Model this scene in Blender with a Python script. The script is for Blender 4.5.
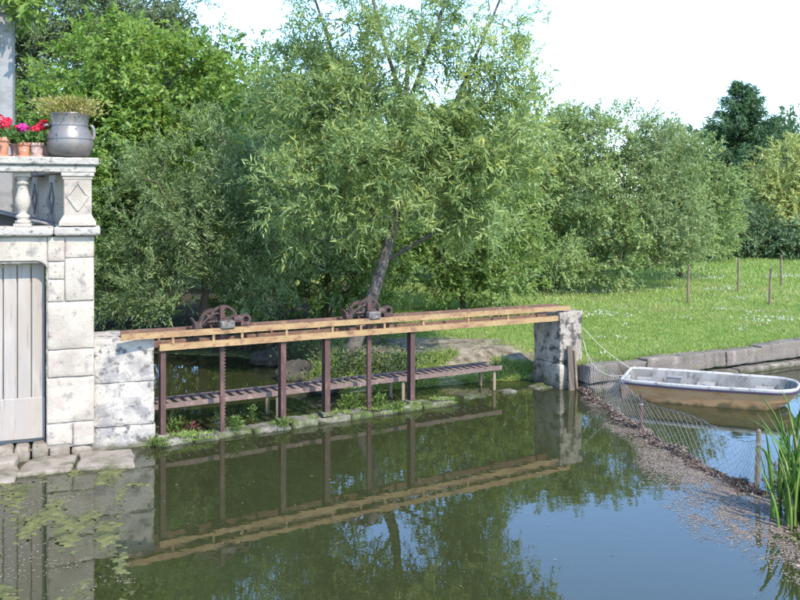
import bpy, bmesh, math, random
import numpy as np
from mathutils import Vector
R = math.radians
for o in list(bpy.data.objects): bpy.data.objects.remove(o)
sc = bpy.context.scene
col = sc.collection

# ------------------------------------------------------------------ camera, sky, sun, exposure
cam_d = bpy.data.cameras.new('camera'); cam = bpy.data.objects.new('camera', cam_d); col.objects.link(cam)
cam.location = (0, 0, 3.0); cam.rotation_euler = (R(90), 0, 0)
cam_d.sensor_width = 36; cam_d.lens = 38.25; cam_d.shift_y = -0.121
cam_d.clip_start = 0.1; cam_d.clip_end = 3000
sc.camera = cam

SUN_EL, SUN_AZ = 47.0, 142.0          # azimuth clockwise from +Y: behind the viewer, to the right
wd = bpy.data.worlds.new('World'); sc.world = wd; wd.use_nodes = True
nt = wd.node_tree; nt.nodes.clear()
sky = nt.nodes.new('ShaderNodeTexSky'); sky.sky_type = 'NISHITA'; sky.sun_disc = False
sky.sun_elevation = R(SUN_EL); sky.sun_rotation = R(SUN_AZ)
sky.air_density = 1.0; sky.dust_density = 0.1; sky.ozone_density = 5.5
bg = nt.nodes.new('ShaderNodeBackground'); bg.inputs['Strength'].default_value = 0.15
wo = nt.nodes.new('ShaderNodeOutputWorld')
nt.links.new(sky.outputs[0], bg.inputs[0]); nt.links.new(bg.outputs[0], wo.inputs[0])
sd = bpy.data.lights.new('sun', 'SUN'); sd.energy = 2.0; sd.angle = R(0.53); sd.color = (1.0, 0.92, 0.78)
sun = bpy.data.objects.new('sun', sd); col.objects.link(sun)
sdir = Vector((math.sin(R(SUN_AZ))*math.cos(R(SUN_EL)), math.cos(R(SUN_AZ))*math.cos(R(SUN_EL)), math.sin(R(SUN_EL))))
sun.rotation_euler = sdir.to_track_quat('Z', 'Y').to_euler(); sun.location = (6, -8, 14)
vs = sc.view_settings
vs.view_transform = 'Standard'; vs.look = 'None'; vs.gamma = 1.0; vs.use_curve_mapping = False; vs.exposure = 2.1
sc.render.engine = 'CYCLES'
sc.cycles.transparent_max_bounces = 12; sc.cycles.max_bounces = 6

# ------------------------------------------------------------------ helpers
def tag(o, label=None, cat=None, group=None, kind=None):
    if label: o['label'] = label
    if cat: o['category'] = cat
    if group: o['group'] = group
    if kind: o['kind'] = kind
    return o
def thing(name, loc, label, cat, group=None):
    o = bpy.data.objects.new(name, None); col.objects.link(o); o.location = loc
    o.empty_display_size = 0.1
    return tag(o, label, cat, group)
def wloc(o):
    v = Vector((0, 0, 0))
    while o is not None: v += Vector(o.location); o = o.parent
    return v
def link(name, me, mat, parent=None, origin=None):
    o = bpy.data.objects.new(name, me); col.objects.link(o)
    if mat: me.materials.append(mat)
    off = wloc(parent) if parent else Vector(origin or (0, 0, 0))
    if off.length > 0:
        n = len(me.vertices); a = np.empty(n*3); me.vertices.foreach_get('co', a)
        a = (a.reshape(-1, 3) - np.array(off)).ravel(); me.vertices.foreach_set('co', a)
    if parent: o.parent = parent
    else: o.location = off
    me.update()
    return o
class MB:
    def __init__(s): s.v = []; s.f = []
    def add(s, vs_, fs_):
        k = len(s.v); s.v += [tuple(p) for p in vs_]; s.f += [tuple(i+k for i in f) for f in fs_]; return s
    def box(s, c, ax, hx, ay, hy, hz, az=(0, 0, 1)):
        c = Vector(c); ax = Vector(ax); ay = Vector(ay); az = Vector(az); p = []
        for k in (-1, 1):
            for j in (-1, 1):
                for i in (-1, 1): p.append(c+ax*hx*i+ay*hy*j+az*hz*k)
        return s.add(p, [(0,2,3,1),(4,5,7,6),(0,1,5,4),(2,6,7,3),(0,4,6,2),(1,3,7,5)])
    def tube(s, pts, rad, n=8, cap=True):
        pts = [Vector(p) for p in pts]; m = len(pts)
        if not hasattr(rad, '__len__'): rad = [rad]*m
        vv = []; ref = None
        for i, p in enumerate(pts):
            t = (pts[min(i+1, m-1)]-pts[max(i-1, 0)])
            t = t.normalized() if t.length > 1e-9 else Vector((0, 0, 1))
            if ref is None: ref = Vector((1, 0, 0)) if abs(t.x) < .8 else Vector((0, 1, 0))
            a = (ref-t*ref.dot(t)).normalized(); b = t.cross(a); ref = a
            for k in range(n):
                an = 2*math.pi*k/n; vv.append(p+(a*math.cos(an)+b*math.sin(an))*rad[i])
        ff = []
        for i in range(m-1):
            for k in range(n):
                k2 = (k+1) % n; ff.append((i*n+k, i*n+k2, (i+1)*n+k2, (i+1)*n+k))
        if cap: ff.append(tuple(range(n-1, -1, -1))); ff.append(tuple((m-1)*n+k for k in range(n)))
        return s.add(vv, ff)
    def lathe(s, c, prof, n=24, sq=None):
        c = Vector(c); vv = []; ff = []; m = len(prof)
        for (r, z) in prof:
            for k in range(n):
                an = 2*math.pi*k/n; vv.append(c+Vector((r*math.cos(an), r*math.sin(an), z)))
        for i in range(m-1):
            for k in range(n):
                k2 = (k+1) % n; ff.append((i*n+k, i*n+k2, (i+1)*n+k2, (i+1)*n+k))
        ff.append(tuple(range(n-1, -1, -1))); ff.append(tuple((m-1)*n+k for k in range(n)))
        return s.add(vv, ff)
    def prism(s, poly, off):            # poly: planar list of points, off: extrusion vector
        n = len(poly); off = Vector(off); a = [Vector(p) for p in poly]; b = [p+off for p in a]
        return s.add(a+b, [tuple(range(n-1, -1, -1)), tuple(range(n, 2*n))]+[(i, (i+1) % n, n+(i+1) % n, n+i) for i in range(n)])
    def build(s, name, mat, parent=None, smooth=False, bevel=0, origin=None):
        me = bpy.data.meshes.new(name); me.from_pydata(s.v, [], s.f); 
        bm = bmesh.new(); bm.from_mesh(me)
        bmesh.ops.recalc_face_normals(bm, faces=bm.faces)
        if bevel:
            ed = [e for e in bm.edges if len(e.link_faces) == 2 and e.calc_face_angle(0) > .6]
            bmesh.ops.bevel(bm, geom=ed, offset=bevel, segments=1, affect='EDGES')
        bm.to_mesh(me); bm.free()
        if smooth: me.polygons.foreach_set('use_smooth', [True]*len(me.polygons))
        return link(name, me, mat, parent, origin)
def vnoise(p, seed=0, f=1.0):           # cheap smooth 3D noise, numpy, -1..1
    p = np.asarray(p, float)*f; r = np.random.RandomState(seed); out = np.zeros(p.shape[:-1])
    for k in range(6):
        d = r.normal(size=3); d /= np.linalg.norm(d); w = 1.0*(1.35**k)
        out += np.sin(p@d*w*2.1+r.uniform(0, 6.28))/(1.2**k)
    return out/3.0
def rough_block(name, corners8, mat, parent, nsub=5, rnd=.02, amp=.008, seed=0, f=6.0):
    """stone block from a hexahedron: (x-,y-,z-),(x+,y-,z-),(x+,y+,z-),(x-,y+,z-) then the same four on top"""
    c = np.array([tuple(p) for p in corners8], float)
    L = max(np.linalg.norm(c[1]-c[0]), 1e-3); Wd = max(np.linalg.norm(c[3]-c[0]), 1e-3); Hh = max(np.linalg.norm(c[4]-c[0]), 1e-3)
    bm = bmesh.new(); bmesh.ops.create_cube(bm, size=2)
    bmesh.ops.subdivide_edges(bm, edges=bm.edges[:], cuts=nsub, use_grid_fill=True)
    u = np.array([v.co[:] for v in bm.verts])
    hs0 = np.array([L/2, Wd/2, Hh/2]); edge = np.minimum(rnd/hs0, .35); u2 = 1-2/(nsub+1)
    au = np.abs(u); u = np.sign(u)*np.where(au > u2+1e-4, au, au/max(u2, 1e-6)*(1-edge))
    # round the corners of the unit block by about rnd metres
    hs = np.array([L/2, Wd/2, Hh/2]); q = u*hs; inner = np.maximum(hs-rnd, hs*.2)
    # push the outermost inner row out to the edge so the rounding stays tight
    d = q-np.clip(q, -inner, inner); ln = np.linalg.norm(d, axis=1, keepdims=True)
    lim = np.minimum(rnd, hs.min()*.8)
    q = np.clip(q, -inner, inner)+np.where(ln > 1e-9, d/np.maximum(ln, 1e-9)*np.minimum(ln, lim), 0)
    u = (q/hs+1)/2
    a, b, g = u[:, 0:1], u[:, 1:2], u[:, 2:3]
    bot = (c[0]*(1-a)+c[1]*a)*(1-b)+(c[3]*(1-a)+c[2]*a)*b
    top = (c[4]*(1-a)+c[5]*a)*(1-b)+(c[7]*(1-a)+c[6]*a)*b
    w = bot*(1-g)+top*g
    ctr = c.mean(0); nrm = (w-ctr); nrm /= np.maximum(np.linalg.norm(nrm, axis=1, keepdims=True), 1e-6)
    w = w+nrm*(vnoise(w, seed, f)*amp+vnoise(w, seed+7, f*3.3)*amp*.5)[:, None]
    for v, p in zip(bm.verts, w): v.co = p
    bmesh.ops.recalc_face_normals(bm, faces=bm.faces)
    me = bpy.data.meshes.new(name); bm.to_mesh(me); bm.free()
    me.polygons.foreach_set('use_smooth', [True]*len(me.polygons))
    return link(name, me, mat, parent)
def hexa(o, ax, a0, a1, ay, b0, b1, z0, z1):
    o = Vector(o); ax = Vector(ax); ay = Vector(ay)
    P = lambda a, b, z: (o.x+ax.x*a+ay.x*b, o.y+ax.y*a+ay.y*b, z)
    return [P(a0,b0,z0), P(a1,b0,z0), P(a1,b1,z0), P(a0,b1,z0), P(a0,b0,z1), P(a1,b0,z1), P(a1,b1,z1), P(a0,b1,z1)]
def tri_mesh(name, V, tint, mat, parent=None, F=None, smooth=False):
    """V: (n,4,3) leaves as two triangles along the midrib, or V flat with F given"""
    me = bpy.data.meshes.new(name)
    if F is None:
        n = len(V); k = np.arange(n)*4
        F = np.stack([k, k+1, k+2, k, k+2, k+3], 1).reshape(-1, 3)
        tint = np.repeat(tint, 2); V = V.reshape(-1, 3)
    me.vertices.add(len(V)); me.vertices.foreach_set('co', V.astype(np.float32).ravel())
    me.loops.add(len(F)*3); me.loops.foreach_set('vertex_index', F.astype(np.int32).ravel())
    me.polygons.add(len(F)); me.polygons.foreach_set('loop_start', (np.arange(len(F))*3).astype(np.int32))
    if tint is not None:
        at = me.attributes.new('tint', 'FLOAT', 'FACE'); at.data.foreach_set('value', np.asarray(tint, np.float32))
    me.update(calc_edges=True)
    return link(name, me, mat, parent)
def unit(a): return a/np.maximum(np.linalg.norm(a, axis=-1, keepdims=True), 1e-9)
def leaf_quads(pos, d, nrm, L, Wd, fold=.18, mid=.42):
    d = unit(d); side = unit(np.cross(d, nrm)); nn = np.cross(side, d)
    L = np.asarray(L).reshape(-1, 1); Wd = np.asarray(Wd).reshape(-1, 1)
    v1 = pos+d*L*mid+side*Wd*.5+nn*Wd*fold; v3 = pos+d*L*mid-side*Wd*.5+nn*Wd*fold
    return np.stack([pos, v1, pos+d*L-nn*L*.06, v3], 1)

# ------------------------------------------------------------------ materials
def new_mat(name):
    m = bpy.data.materials.new(name); m.use_nodes = True; t = m.node_tree; t.nodes.clear()
    return m, t, (lambda ty: t.nodes.new(ty)), t.links.new
def mat(name, base, layers=(), rough=.8, bump=None, metallic=0.0, spec=.3, tide=None):
    """base colour + noise layers (colour, scale, lo, hi, detail, z-stretch), bump (scale, strength, distance)"""
    m, t, N, L = new_mat(name)
    out = N('ShaderNodeOutputMaterial'); b = N('ShaderNodeBsdfPrincipled'); L(b.outputs[0], out.inputs[0])
    b.inputs['Roughness'].default_value = rough; b.inputs['Metallic'].default_value = metallic
    b.inputs['Specular IOR Level'].default_value = spec
    g = N('ShaderNodeNewGeometry'); cur = None
    for (c, scale, lo, hi, det, zs) in layers:
        mp = N('ShaderNodeMapping'); mp.inputs['Scale'].default_value = (1, 1, zs)
        mp.inputs['Location'].default_value = (hash(name) % 7*0+len(name)*1.7, scale*.37, scale*.11)
        L(g.outputs['Position'], mp.inputs[0])
        n = N('ShaderNodeTexNoise'); n.inputs['Scale'].default_value = scale; n.inputs['Detail'].default_value = det
        n.inputs['Roughness'].default_value = .62
        L(mp.outputs[0], n.inputs[0])
        mr = N('ShaderNodeMapRange'); mr.interpolation_type = 'SMOOTHSTEP'
        mr.inputs['From Min'].default_value = lo; mr.inputs['From Max'].default_value = hi
        L(n.outputs['Fac'], mr.inputs['Value'])
        mx = N('ShaderNodeMix'); mx.data_type = 'RGBA'; L(mr.outputs[0], mx.inputs['Factor'])
        if cur is None: mx.inputs['A'].default_value = (*base, 1)
        else: L(cur, mx.inputs['A'])
        mx.inputs['B'].default_value = (*c, 1); cur = mx.outputs['Result']
    if tide:                                    # algae and damp stain climbing from the waterline
        n = N('ShaderNodeTexNoise'); n.inputs['Scale'].default_value = 5; n.inputs['Detail'].default_value = 7; L(g.outputs['Position'], n.inputs[0])
        sx = N('ShaderNodeSeparateXYZ'); L(g.outputs['Position'], sx.inputs[0])
        ma = N('ShaderNodeMath'); ma.operation = 'MULTIPLY_ADD'; L(n.outputs['Fac'], ma.inputs[0]); ma.inputs[1].default_value = -.42; L(sx.outputs['Z'], ma.inputs[2])
        mr = N('ShaderNodeMapRange'); mr.interpolation_type = 'SMOOTHSTEP'; mr.inputs['From Min'].default_value = tide[0]-.21; mr.inputs['From Max'].default_value = tide[1]-.21
        mr.inputs['To Min'].default_value = .92; mr.inputs['To Max'].default_value = 0; L(ma.outputs[0], mr.inputs['Value'])
        mx = N('ShaderNodeMix'); mx.data_type = 'RGBA'; L(mr.outputs[0], mx.inputs['Factor']); L(cur, mx.inputs['A']); mx.inputs['B'].default_value = (*tide[2], 1); cur = mx.outputs['Result']
    if cur is not None: L(cur, b.inputs['Base Color'])
    else: b.inputs['Base Color'].default_value = (*base, 1)
    if bump:
        n = N('ShaderNodeTexNoise'); n.inputs['Scale'].default_value = bump[0]; n.inputs['Detail'].default_value = 6
        L(g.outputs['Position'], n.inputs[0])
        bp = N('ShaderNodeBump'); bp.inputs['Strength'].default_value = bump[1]; bp.inputs['Distance'].default_value = bump[2]
        L(n.outputs['Fac'], bp.inputs['Height']); L(bp.outputs[0], b.inputs['Normal'])
    return m
def leaf_mat(name, cols, rough=.5, trans=.35, tcol=None, spec=.35):
    m, t, N, L = new_mat(name)
    out = N('ShaderNodeOutputMaterial'); b = N('ShaderNodeBsdfPrincipled'); tr = N('ShaderNodeBsdfTranslucent'); mx = N('ShaderNodeMixShader')
    a = N('ShaderNodeAttribute'); a.attribute_name = 'tint'
    r = N('ShaderNodeValToRGB'); e = r.color_ramp.elements
    while len(e) < len(cols): e.new(.5)
    for i, c in enumerate(cols): e[i].position = i/(len(cols)-1); e[i].color = (*c, 1)
    L(a.outputs['Fac'], r.inputs[0]); L(r.outputs[0], b.inputs['Base Color'])
    h = N('ShaderNodeHueSaturation'); h.inputs['Hue'].default_value = .485; h.inputs['Saturation'].default_value = 1.1; h.inputs['Value'].default_value = 1.5
    L(r.outputs[0], h.inputs['Color']); L(h.outputs[0], tr.inputs['Color'])
    b.inputs['Roughness'].default_value = rough; b.inputs['Specular IOR Level'].default_value = spec
    mx.inputs[0].default_value = trans
    L(b.outputs[0], mx.inputs[1]); L(tr.outputs[0], mx.inputs[2]); L(mx.outputs[0], out.inputs[0])
    return m
M = {}
M['stone'] = mat('white_limestone', (0.367, 0.32, 0.26), [((0.283, 0.244, 0.198), 2.2, 0.42, 0.66, 8, 1), ((0.315, 0.248, 0.212), 5, 0.5, 0.7, 5, 1), ((0.189, 0.167, 0.151), 6, 0.54, 0.7, 10, 1), ((0.105, 0.092, 0.083), 24, 0.62, 0.72, 5, 1)], .9, (38, .55, .012))
M['lichen_stone'] = mat('lichen_stone', (0.377, 0.34, 0.293), [((0.283, 0.254, 0.222), 2.5, 0.42, 0.65, 7, 1), ((0.21, 0.193, 0.184), 4, 0.46, 0.64, 10, 1), ((0.094, 0.086, 0.083), 8, 0.51, 0.64, 10, 1)], .92, (30, .7, .016), tide=(-.02, .16, (.075, .07, .04)))
M['cap_stone'] = mat('weathered_cap_stone', (0.336, 0.305, 0.264), [((0.285, 0.26, 0.226), 5, 0.42, 0.62, 8, 2.5), ((0.118, 0.11, 0.098), 12, 0.53, 0.66, 8, 2)], .92, (34, .7, .014))
M['pier_stone'] = mat('pier_stone', (0.325, 0.28, 0.231), [((0.199, 0.167, 0.137), 3.2, 0.4, 0.62, 8, 0.6), ((0.262, 0.203, 0.109), 3, 0.53, 0.7, 5, 0.5), ((0.063, 0.055, 0.048), 6, 0.48, 0.61, 10, 1), ((0.347, 0.314, 0.264), 14, 0.58, 0.7, 6, 1)], .92, (26, .9, .02), tide=(-.02, .22, (.06, .055, .035)))
M['quay_stone'] = mat('quay_stone', (0.135, 0.113, 0.094), [((0.218, 0.18, 0.152), 5, 0.5, 0.7, 6, 0.3), ((0.094, 0.083, 0.067), 3.5, 0.48, 0.66, 8, 0.4), ((0.104, 0.117, 0.036), 6, 0.58, 0.74, 6, 1)], .92, (24, .8, .02), tide=(.0, .10, (.05, .05, .025)))
M['sill_stone'] = mat('mossy_sill_stone', (.14, .125, .10), [((.22, .20, .165), 7, .5, .68, 7, 1), ((.06, .075, .02), 4, .42, .58, 8, 1), ((.06, .055, .045), 9, .56, .7, 8, 1)], .95, (26, .9, .02), tide=(-.03, .05, (.03, .035, .015)))
M['step_stone'] = mat('step_stone', (0.233, 0.195, 0.156), [((0.16, 0.131, 0.099), 3, 0.42, 0.64, 7, 1), ((0.138, 0.116, 0.071), 6, 0.52, 0.7, 8, 1), ((0.066, 0.06, 0.048), 14, 0.6, 0.72, 8, 1)], .92, (28, .8, .018), tide=(-.06, .05, (.065, .065, .03)))
M['mortar'] = mat('mortar', (0.27, 0.243, 0.216), [((0.162, 0.144, 0.126), 9, 0.45, 0.6, 6, 1)], .95, (40, .6, .01))
M['door'] = mat('pale_grey_door_paint', (0.324, 0.285, 0.249), [((0.254, 0.229, 0.211), 5, 0.42, 0.6, 7, 0.1), ((0.281, 0.24, 0.202), 2.5, 0.48, 0.66, 5, 0.25), ((0.162, 0.138, 0.122), 14, 0.54, 0.7, 9, 0.1)], .75, (60, .3, .004))
M['beam'] = mat('ochre_painted_iron', (0.282, 0.18, 0.081), [((0.233, 0.136, 0.062), 3, 0.4, 0.62, 9, 1), ((0.304, 0.211, 0.11), 9, 0.52, 0.7, 8, 3), ((0.15, 0.075, 0.044), 7, 0.5, 0.68, 10, 2.5), ((0.097, 0.048, 0.035), 28, 0.6, 0.72, 6, 1)], .65, (60, .35, .004), 0, .35)
M['beam_rust'] = mat('rusty_beam_top', (0.12, 0.064, 0.045), [((0.195, 0.116, 0.068), 9, 0.5, 0.66, 8, 1), ((0.068, 0.038, 0.03), 20, 0.58, 0.7, 6, 1)], .8, (60, .4, .004))
M['rust'] = mat('red_brown_rusty_iron', (0.066, 0.034, 0.029), [((0.108, 0.058, 0.046), 8, 0.48, 0.66, 7, 0.4), ((0.048, 0.028, 0.024), 14, 0.55, 0.7, 8, 0.6)], .7, (50, .4, .005))
M['gear'] = mat('rusty_cast_iron', (0.051, 0.029, 0.025), [((0.09, 0.057, 0.048), 20, 0.5, 0.66, 7, 1), ((0.03, 0.021, 0.018), 12, 0.55, 0.7, 6, 1)], .7, (60, .5, .005))
M['gearcap'] = mat('lichen_spotted_iron', (0.094, 0.079, 0.072), [((0.158, 0.148, 0.13), 26, 0.5, 0.62, 6, 1), ((0.025, 0.018, 0.016), 18, 0.55, 0.7, 6, 1)], .85, (60, .5, .006))
M['walk'] = mat('weathered_walkway_metal', (0.136, 0.092, 0.079), [((0.2, 0.14, 0.12), 9, 0.48, 0.64, 7, 1), ((0.056, 0.04, 0.034), 13, 0.56, 0.7, 7, 1)], .8, (50, .4, .004))
M['wood'] = mat('weathered_post_wood', (0.187, 0.144, 0.094), [((0.115, 0.086, 0.061), 14, 0.45, 0.62, 6, 0.15), ((0.245, 0.202, 0.144), 6, 0.55, 0.7, 5, 0.2)], .88, (50, .5, .006))
M['darkwood'] = mat('dark_wet_wood', (.085, .065, .05), [((.15, .12, .10), 14, .5, .66, 6, .15)], .8, (50, .5, .006))
M['boat_white'] = mat('grimy_white_gelcoat', (0.25, 0.235, 0.212), [((0.167, 0.154, 0.136), 4, 0.42, 0.6, 7, 0.5), ((0.084, 0.075, 0.065), 9, 0.53, 0.66, 9, 0.6)], .55, (40, .15, .003), 0, .4)
M['boat_rim'] = mat('white_gelcoat_rim', (0.336, 0.315, 0.295), [((0.183, 0.168, 0.147), 10, 0.52, 0.66, 8, 1)], .5, None, 0, .4)
M['boat_hull'] = mat('ochre_hull', (0.352, 0.207, 0.101), [((0.299, 0.164, 0.071), 5, 0.45, 0.62, 6, 3), ((0.238, 0.138, 0.067), 9, 0.6, 0.72, 7, 1)], .55, None, 0, .4, tide=(-.03, .06, (.09, .075, .035)))
M['boat_strip'] = mat('dark_rub_strip', (.03, .02, .04), (), .5)
M['boat_box'] = mat('grey_box', (.17, .16, .155), [((.24, .225, .21), 20, .5, .65, 5, 1)], .8)
M['rope'] = mat('pale_rope', (0.385, 0.364, 0.308), [((0.28, 0.259, 0.21), 40, 0.45, 0.6, 4, 1)], .9)
M['wire'] = mat('galvanised_wire', (.30, .29, .285), [((.17, .135, .11), 6, .55, .68, 4, 1)], .5, None, .3)
M['pewter'] = mat('dull_pewter_urn', (0.165, 0.149, 0.138), [((0.198, 0.16, 0.138), 6, 0.45, 0.64, 6, 0.7), ((0.11, 0.102, 0.099), 10, 0.55, 0.7, 6, 1)], .42, (30, .15, .004), .35, .5)
M['terracotta'] = mat('terracotta', (.42, .17, .10), [((.52, .26, .17), 9, .5, .68, 6, 1), ((.55, .42, .34), 14, .6, .74, 6, 1)], .85, (50, .3, .004))
M['terracotta_old'] = mat('limey_terracotta', (.32, .19, .155), [((.46, .36, .31), 10, .48, .64, 6, 1)], .88, (50, .3, .004))
M['column'] = mat('grey_column_stone', (0.232, 0.228, 0.224), [((0.184, 0.18, 0.176), 3, 0.45, 0.62, 6, 2), ((0.192, 0.184, 0.176), 12, 0.62, 0.74, 7, 1)], .9, (34, .4, .008))
M['boards'] = mat('dark_grey_boards', (.16, .15, .15), [((.23, .215, .21), 7, .48, .62, 6, 1), ((.08, .075, .07), 16, .56, .7, 6, 1)], .9, (30, .5, .006))
M['bark'] = mat('grey_bark', (0.109, 0.094, 0.078), [((0.064, 0.053, 0.044), 8, 0.45, 0.62, 7, 0.35), ((0.154, 0.14, 0.119), 5, 0.58, 0.72, 6, 0.6)], .92, (26, .9, .02))
M['twig'] = mat('brown_twig', (.10, .075, .055), [((.16, .125, .09), 10, .5, .66, 5, 1)], .9)
M['rock'] = mat('mossy_rock', (.055, .048, .038), [((.035, .03, .025), 4, .45, .62, 7, 1), ((.09, .11, .035), 5, .55, .68, 7, 1)], .95, (24, .9, .02))
M['willow'] = leaf_mat('willow_leaf', [(0.115, 0.172, 0.05), (0.185, 0.255, 0.09), (0.262, 0.337, 0.134), (0.384, 0.389, 0.079)], .45, 0.46)
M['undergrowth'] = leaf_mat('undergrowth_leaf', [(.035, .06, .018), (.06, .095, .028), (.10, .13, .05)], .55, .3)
M['greywillow'] = leaf_mat('grey_willow_leaf', [(0.089, 0.14, 0.048), (0.162, 0.219, 0.085), (0.267, 0.321, 0.15)], .45, 0.4)
M['hazel'] = leaf_mat('bright_hazel_leaf', [(0.084, 0.147, 0.034), (0.152, 0.242, 0.047), (0.244, 0.336, 0.08)], .45, 0.45)
M['darkwillow'] = leaf_mat('dark_willow_leaf', [(0.07, 0.103, 0.049), (0.126, 0.167, 0.077), (0.198, 0.235, 0.125)], .5, 0.4)
M['thicket'] = leaf_mat('thicket_leaf', [(0.078, 0.131, 0.035), (0.141, 0.213, 0.055), (0.236, 0.296, 0.096)], .48, 0.45)
M['bush'] = leaf_mat('bush_leaf', [(0.1, 0.157, 0.05), (0.191, 0.262, 0.09), (0.331, 0.377, 0.162)], .45, 0.42)
M['spruce'] = leaf_mat('spruce_needle', [(0.04, 0.086, 0.038), (0.072, 0.135, 0.057), (0.121, 0.203, 0.081)], .55, 0.2)
M['goldshrub'] = leaf_mat('golden_shrub_leaf', [(0.171, 0.221, 0.068), (0.304, 0.347, 0.117), (0.455, 0.463, 0.175)], .5, 0.4)
M['far'] = leaf_mat('far_tree_leaf', [(0.064, 0.111, 0.051), (0.108, 0.164, 0.072), (0.157, 0.223, 0.1)], .55, 0.35)
M['grass'] = leaf_mat('lawn_blade', [(0.13, 0.204, 0.045), (0.202, 0.297, 0.066), (0.306, 0.369, 0.114), (0.436, 0.355, 0.206)], .5, 0.42)
M['reed'] = leaf_mat('iris_blade', [(0.067, 0.156, 0.025), (0.114, 0.228, 0.037), (0.202, 0.3, 0.068), (0.336, 0.288, 0.1)], .4, .35)
M['weed'] = leaf_mat('weed_leaf', [(0.056, 0.096, 0.016), (0.096, 0.152, 0.028), (0.144, 0.184, 0.048)], .5, .4)
M['redweed'] = leaf_mat('red_leaf', [(.09, .02, .022), (.15, .03, .035)], .5, .3)
M['sedum'] = leaf_mat('yellow_sedum_leaf', [(0.187, 0.204, 0.043), (0.306, 0.289, 0.076), (0.383, 0.255, 0.17)], .5, .35)
M['geranium_leaf'] = leaf_mat('geranium_leaf', [(.06, .13, .03), (.11, .20, .05)], .5, .35)
M['red'] = leaf_mat('red_petal', [(0.51, 0.017, 0.017), (0.612, 0.043, 0.034)], .5, .3)
M['pink'] = leaf_mat('pink_petal', [(.55, .015, .04), (.64, .04, .09)], .5, .3)
M['magenta'] = leaf_mat('magenta_petal', [(0.493, 0.025, 0.238), (0.595, 0.076, 0.323)], .5, .3)
M['orange'] = leaf_mat('orange_petal', [(0.595, 0.136, 0.043), (0.637, 0.204, 0.085)], .5, .3)
M['clover'] = leaf_mat('clover_flower', [(0.468, 0.468, 0.425), (0.595, 0.595, 0.561)], .7, .2)
M['deadleaf'] = leaf_mat('dead_leaf', [(0.06, 0.04, 0.03), (0.132, 0.088, 0.068), (0.224, 0.172, 0.127), (0.343, 0.286, 0.223)], .7, .1)
M['flake'] = leaf_mat('floating_fragments', [(0.111, 0.079, 0.061), (0.194, 0.146, 0.112), (0.285, 0.225, 0.183), (0.163, 0.157, 0.082)], .7, .1)
M['algae'] = mat('algae', (.082, .088, .026), [((.125, .12, .045), 12, .45, .62, 7, 1), ((.045, .05, .018), 6, .46, .62, 9, 1), ((.15, .13, .08), 30, .58, .7, 5, 1)], .75, (60, .7, .01))
M['algae_flake'] = leaf_mat('algae_flake', [(0.052, 0.064, 0.014), (0.088, 0.1, 0.024), (0.136, 0.136, 0.048)], .7, .1)

# ------------------------------------------------------------------ terrain and water
POND = np.array([(-16,-8),(2.2,-8),(2.3,3),(3.0,5.9),(3.55,7.7),(3.98,9.2),(4.6,10.1),(5.6,10.5),(9,10.9),(26,13),(26,25.63),(14,19.27),(3.02,13.45),
    (2.98,14.06),(2.25,14.45),(1.45,14.22),(.70,13.95),(-.35,13.50),(-1.15,13.35),(-1.65,14.1),(-2.1,15.4),(-3.2,16.6),(-5,17.0),(-9,17.4),(-12,16.6),
    (-9,14.8),(-5.5,14.4),(-4.7,12.4),(-4.2,10.9),(-3.9,10.2),(-5.2,9.6),(-9,8.2),(-16,5.6)], float)
def sdist(x, y):
    x = np.asarray(x, float); y = np.asarray(y, float); dm = np.full(x.shape, 1e9); ins = np.zeros(x.shape, bool)
    n = len(POND)
    for i in range(n):
        ax, ay = POND[i]; bx, by = POND[(i+1) % n]; ex, ey = bx-ax, by-ay
        t = np.clip(((x-ax)*ex+(y-ay)*ey)/(ex*ex+ey*ey), 0, 1)
        dm = np.minimum(dm, np.hypot(x-ax-t*ex, y-ay-t*ey))
        c = (ay > y) != (by > y); xi = ax+(y-ay)/(by-ay if by != ay else 1e-9)*ex; ins ^= c & (x < xi)
    return np.where(ins, -dm, dm)
def sst(t): t = np.clip(t, 0, 1); return t*t*(3-2*t)
def quayness(x, y): return sst((x-2.7)/.4)*sst((y-12.5)/.5)
def bare(x, y):                          # trodden earth on the bank behind the sluice
    d = np.hypot((x-.75)/1.75, (y-15.3)/1.0); n = vnoise(np.stack([x, y, x*0], -1), 5, 2.2)
    return sst((1.12-d+n*.35)/.35)
def height(x, y, s=None):
    x = np.asarray(x, float); y = np.asarray(y, float)
    if s is None: s = sdist(x, y)
    p = np.stack([x, y, 0*x], -1); q = quayness(x, y)
    land = np.where(y > 12, .40+.004*np.clip(y-14, 0, 40), .30)+.03*vnoise(p, 3, .8)+.012*vnoise(p, 4, 3.0)
    wd_ = .95*(1-q)+.10*q
    up = land*sst((s-.24*q)/wd_)
    depth = .62+.18*vnoise(p, 8, .7)+.05*vnoise(p, 9, 2.5)
    shallow = np.exp(-((x-1.5)/1.5)**2-((y-11.9)/1.4)**2)*.52+np.exp(-((x+4.0)/1.3)**2-((y-8.2)/1.3)**2)*.42
    dn = -(depth-shallow)*sst(-s/1.5)-.02
    return np.where(s > 0, up, dn)
def axis(lo, hi, st, far):
    a = list(np.arange(lo, hi+1e-6, st)); d = st; b = a[-1]
    while b < far: d *= 1.35; b += d; a.append(b)
    d = st; b = a[0]; pre = []
    while b > -far: d *= 1.35; b -= d; pre.append(b)
    return np.array(pre[::-1]+a)
gx = axis(-13, 14, .15, 900); gy = axis(1, 28, .15, 900)
GX, GY = np.meshgrid(gx, gy); S = sdist(GX, GY); GZ = height(GX, GY, S)
nx, ny = len(gx), len(gy); idx = np.arange(nx*ny).reshape(ny, nx)
q = np.stack([idx[:-1, :-1], idx[:-1, 1:], idx[1:, 1:], idx[1:, :-1]], -1).reshape(-1, 4)
F = np.concatenate([q[:, [0, 1, 2]], q[:, [0, 2, 3]]])
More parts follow.
